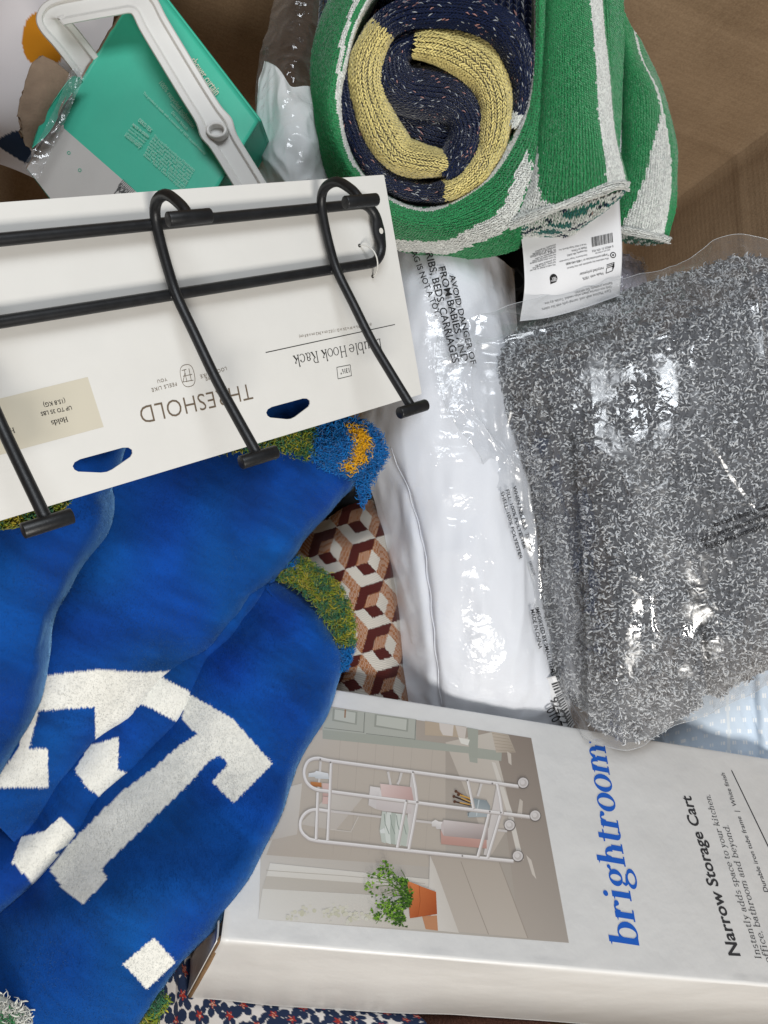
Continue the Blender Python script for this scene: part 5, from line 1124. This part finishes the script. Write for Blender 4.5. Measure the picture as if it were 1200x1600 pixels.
    def ring(px, py, d, r, hh, nm):
        t = np.linspace(0, 2 * np.pi, 28, endpoint=False); pts = [(r, hh), (r, 0), (r - 1, -.8), (r - 2.2, -.8), (r - 3, 0), (r - 3, hh)]; o = U(px, py, d)
        V = np.array([[o + np.array([a * math.cos(x), a * .75 * math.sin(x), -b]) for x in t] for a, b in pts]); mk(nm, V.reshape(-1, 3), gfaces(6, 28, True), PW, fr)
    ring(338, 203, 681, 9.5, 6, 'screw_boss')
build_green()

# ================================================================== other goods around the edges
def build_rest():
    g = np.random.default_rng(11)
    # white cushion with mustard and navy shapes
    P = cam(grid([[(-90, -90, 770), (20, -80, 752), (110, -70, 752), (190, -50, 790)], [(-90, 20, 752), (10, 20, 735), (90, 30, 742), (170, 70, 785)], [(-90, 110, 750), (0, 110, 738), (75, 130, 748), (150, 170, 795)], [(-90, 190, 762), (-10, 190, 756), (60, 205, 770), (120, 230, 810)], [(-90, 235, 800), (0, 255, 800), (60, 282, 815), (110, 310, 840)]], 120, 100))
    P = P + normals(P) * (noise(P, 50, 1) * 2.5)[..., None]; p = PX(P) + g.normal(size=P.shape[:2] + (2,)) * .3
    c = np.zeros(P.shape); c[...] = lin('#e4dfe0'); must = crs(np.array([(37, 45), (46, 26), (62, 20), (80, 45), (98, 75), (97, 92), (84, 101), (60, 101), (45, 94), (35, 72), (37, 45)], float), 80); nav = crs(np.array([(-4, 218), (14, 208), (32, 205), (44, 225), (50, 248), (42, 256), (18, 242), (-4, 228), (-4, 218)], float), 60)
    c = np.where(inpoly(p[..., 0], p[..., 1], must)[..., None], lin('#c8821c'), c); c = np.where(inpoly(p[..., 0], p[..., 1], nav)[..., None], lin('#2b3c55'), c)
    th = thing('printed_white_cushion', U(20, 100, 850), 'white cushion with mustard and navy rounded shapes in the corner', 'cushion')
    sheet('cover', P, mat('printed_cotton', None, rough=.85, spec=.15, sheen=.15, bump=[(900, .15, .0004, 'noise')]), th, col=c)
    # small white bundle in a clear bag between carton wall and knit roll
    th = thing('bagged_white_bundle', U(460, 200, 830), 'small white fabric bundle in a clear bag beside the knit roll', 'bundle')
    P = cam(grid([[(415, 96, 768), (432, 104, 748), (455, 128, 746), (500, 150, 780)], [(408, 160, 764), (438, 165, 738), (475, 178, 738), (515, 190, 778)], [(404, 225, 768), (440, 232, 738), (482, 238, 740), (530, 240, 780)], [(398, 300, 785), (450, 302, 765), (492, 302, 765), (545, 302, 795)], [(395, 360, 810), (450, 360, 800), (500, 360, 800), (550, 360, 815)]], 120, 70))
    q = np.stack([P[..., 0], P[..., 1] * .35, P[..., 2]], -1); P = P + normals(P) * (ridged(q, 22, 2) * 4.5 + ridged(q, 11, 3) * 1.6)[..., None]
    sheet('fabric', P, mat('white_satin', '#f3f5f5', rough=.5, spec=.35, sheen=.2), th, thick=3)
    B = cam(grid([[(440, -60, 765), (465, -60, 748), (490, -50, 752), (520, -50, 775)], [(420, 40, 762), (450, 40, 742), (480, 50, 742), (520, 60, 770)], [(403, 110, 760), (432, 112, 740), (462, 130, 736), (515, 150, 770)], [(400, 180, 758), (436, 180, 730), (478, 185, 730), (522, 195, 770)], [(396, 250, 762), (440, 252, 732), (484, 252, 734), (536, 252, 775)], [(392, 330, 790), (448, 330, 770), (496, 330, 770), (550, 330, 800)]], 220, 120))
    sheet('plastic_bag', crinkle(B, 2.0, 20, 40), FILM, th)
    # black package with grey letters behind the label
    th = thing('black_package', U(800, 460, 930), 'black package with grey letters in the gap beside the paper label', 'package')
    BKP = mat('black_print', '#0c0d0e', rough=.45, spec=.4, bump=[(20, .2, .003, 'noise')])
    P = cam(grid([[(715, 370, 870), (800, 365, 850), (920, 360, 870)], [(715, 450, 866), (800, 450, 846), (920, 450, 866)], [(715, 580, 875), (800, 580, 858), (920, 580, 875)]], 30, 30)); sheet('sleeve', P, BKP, th, thick=20); dm = DepthMap(P)
    wrap_letters('lettering', sans('D', bold=.0), (784, 437), (806, 462), dm, mat('grey_print', '#3c3e40', rough=.5), th, .85, .8); wrap_letters('lettering', sans('O'), (794, 478), (826, 498), dm, bpy.data.materials['grey_print'], th, 1.2, .8)
    # lilac mesh in film
    th = thing('lilac_mesh_bag', U(970, 440, 880), 'pale lilac mesh in film peeking out behind the paper label', 'bag')
    P = cam(grid([[(930, 395, 812), (965, 392, 798), (1000, 410, 812)], [(925, 430, 806), (970, 432, 792), (1010, 440, 808)], [(920, 490, 806), (975, 490, 795), (1020, 490, 812)]], 60, 60)); P = crinkle(P, 1.5, 10, 3)
    sheet('mesh', P, mat('lilac_mesh', '#b9b3c0', rough=.6, spec=.3, mottle=.25, mottle_scale=220, bump=[(500, .6, .001, 'voro')]), th, thick=1); sheet('film', crinkle(P + normals(P) * 4, 1.2, 9, 4), FILM, th)
    # dark plastic under the cushions
    th = thing('dark_plastic_sack', U(560, 800, 940), 'crumpled black plastic sack showing between blue blanket and patterned cushion', 'sack')
    P = cam(grid([[(420, 700, 850), (540, 700, 842), (640, 700, 855)], [(420, 780, 838), (540, 775, 826), (640, 780, 846)], [(420, 880, 862), (540, 880, 850), (640, 880, 868)]], 90, 90)); sheet('sack', crinkle(P, 3, 24, 6), mat('black_polythene', '#202324', rough=.3, spec=.5), th, thick=1)
    # light blue cloth with woven dashes
    th = thing('pale_blue_cloth', U(1130, 1130, 900), 'pale blue cloth with small white woven dashes under the grey bundle', 'cloth')
    P = cam(grid([[(1000, 1060, 880), (1070, 1040, 868), (1130, 1020, 858), (1170, 1010, 856), (1192, 1010, 850), (1240, 1010, 860)], [(1000, 1130, 868), (1070, 1110, 856), (1130, 1090, 848), (1172, 1085, 850), (1194, 1085, 842), (1240, 1085, 852)], [(1000, 1170, 866), (1070, 1155, 856), (1130, 1140, 850), (1176, 1140, 854), (1198, 1140, 844), (1240, 1140, 852)], [(1000, 1240, 880), (1070, 1240, 876), (1130, 1240, 872), (1180, 1240, 872), (1202, 1240, 866), (1240, 1240, 872)]], 160, 170))
    P = P + normals(P) * (noise(np.stack([P[..., 0], P[..., 1] * .4, P[..., 2]], -1), 24, 1) * 3.5 + ridged(np.stack([P[..., 0] + P[..., 1] * .5, P[..., 1] * .2, P[..., 2]], -1), 16, 2) * 2)[..., None]
    uv = uvof(P); a = uv[..., 0] / .0125; b = uv[..., 1] / .0125; row = np.floor(a); fa = a - row; fb = (b + .5 * (row % 2)) % 1; dash = (fa < .34) & ((np.abs(fb - .35) < .07) | (np.abs(fb - .58) < .07))
    c = np.where(dash[..., None], lin('#f4f7fa'), lin('#cfdeee')); stripe = (uv[..., 1] > .098) & (uv[..., 1] < .101); c = np.where(stripe[..., None], lin('#dfe8f0'), c)
    sheet('cloth', P, mat('blue_dobby_cotton', None, rough=.8, spec=.2, sheen=.15, bump=[(1200, .15, .0004, 'noise')]), th, col=c)
    # floral cloth under the white box
    th = thing('floral_cloth', U(420, 1590, 760), 'white cloth with navy flowers and red centres under the white box', 'cloth')
    P = cam(grid([[(180, 1400, 690), (250, 1400, 690), (300, 1420, 705), (380, 1480, 735), (500, 1510, 742), (610, 1540, 752)], [(180, 1500, 676), (250, 1490, 678), (300, 1510, 694), (380, 1545, 715), (510, 1565, 724), (650, 1580, 738)], [(180, 1580, 668), (250, 1570, 668), (300, 1575, 688), (380, 1585, 704), (520, 1598, 710), (672, 1612, 728)], [(180, 1700, 670), (250, 1700, 668), (300, 1700, 680), (380, 1700, 698), (520, 1700, 702), (690, 1700, 716)]], 180, 310))
    q = np.stack([P[..., 0], P[..., 1] * .3, P[..., 2]], -1); left = 1 - sstep(270, 340, PX(P)[..., 0]); P = P + normals(P) * (ridged(q, 10, 2) * 2.6 * left + noise(P, 24, 3) * 2.4)[..., None]
    uv = uvof(P) * 1000; pts = []
    for _ in range(6000):
        k = np.array([g.uniform(0, uv[..., 0].max()), g.uniform(0, uv[..., 1].max())])
        if all(np.linalg.norm(k - z) > 16.5 for z in pts): pts.append(k)
    c = np.zeros(P.shape); c[...] = lin('#dfdad6'); NV, RD = lin('#22304d'), lin('#a3332b')
    for z in pts:
        r = uv - z; rr = np.hypot(r[..., 0], r[..., 1]); a = np.arctan2(r[..., 1], r[..., 0]); n_ = g.integers(5, 7); ph = g.random() * 6.28; R0 = g.uniform(11.5, 14.5)
        R0 = R0 * (.72 + .4 * np.random.default_rng(int(z[0] * 7)).random(8))[((a - ph + np.pi / n_) * n_ / (2 * np.pi)).astype(int) % n_]
        c = np.where((rr < R0 * (.22 + .78 * np.abs(np.cos((a - ph) * n_ / 2)) ** .42))[..., None] & (rr > 1)[..., None], NV, c)
    for z in pts:
        r = uv - z; rr = np.hypot(r[..., 0], r[..., 1]); a = np.arctan2(r[..., 1], r[..., 0]); c = np.where((rr < 4.2 * (.7 + .3 * np.cos(a * 5)))[..., None], np.where((g.random(rr.shape) < .18)[..., None], lin('#d8b8a0'), RD), c)
    sheet('cloth', P, mat('floral_cotton', None, rough=.8, spec=.2, sheen=.1, bump=[(1300, .12, .0003, 'noise')]), th, col=c)
    # brown plush at the bottom edge
    th = thing('brown_plush', U(740, 1610, 780), 'strip of brown plush fabric peeking out below the white box', 'plush fabric')
    P = cam(grid([[(640, 1560, 790), (740, 1560, 784), (860, 1565, 788)], [(640, 1605, 776), (740, 1603, 768), (860, 1606, 774)], [(640, 1690, 780), (740, 1690, 774), (860, 1690, 780)]], 40, 60)); o = sheet('fabric', P, mat('brown_base', '#4b2c1f', rough=.9, sheen=.2), th, thick=3)
    pile('plush_pile', P, 9000, lambda q_, g_: lin('#6b4433') * (.6 + .8 * g_.random((len(q_), 1))), o, 5, .6, seed=71)
    # shaggy green and white corner
    th = thing('shaggy_cloth', U(10, 1600, 560), 'shaggy white and green cloth corner lying over the blue blanket', 'cloth')
    P = cam(grid([[(-60, 1545, 525), (-10, 1552, 524), (30, 1572, 528), (56, 1600, 534)], [(-60, 1590, 522), (-10, 1592, 521), (22, 1604, 524), (44, 1622, 530)], [(-60, 1680, 525), (-10, 1680, 525), (20, 1680, 528), (40, 1680, 532)]], 30, 40))
    def sc_(q_, g_): p_ = PX(q_); return np.where(((p_[:, 0] < 22) & (p_[:, 1] > 1582 + g_.normal(size=len(p_)) * 3))[:, None], lin('#3d8a55'), lin('#dcdcd4')) * (.8 + .3 * g_.random((len(q_), 1)))
    o = sheet('cloth', P, SHERPA, th, col=lin('#b9b9b0'), thick=2); curls('shaggy_yarn', P, 1400, sc_, o, 8, .5, seed=81)
build_rest()
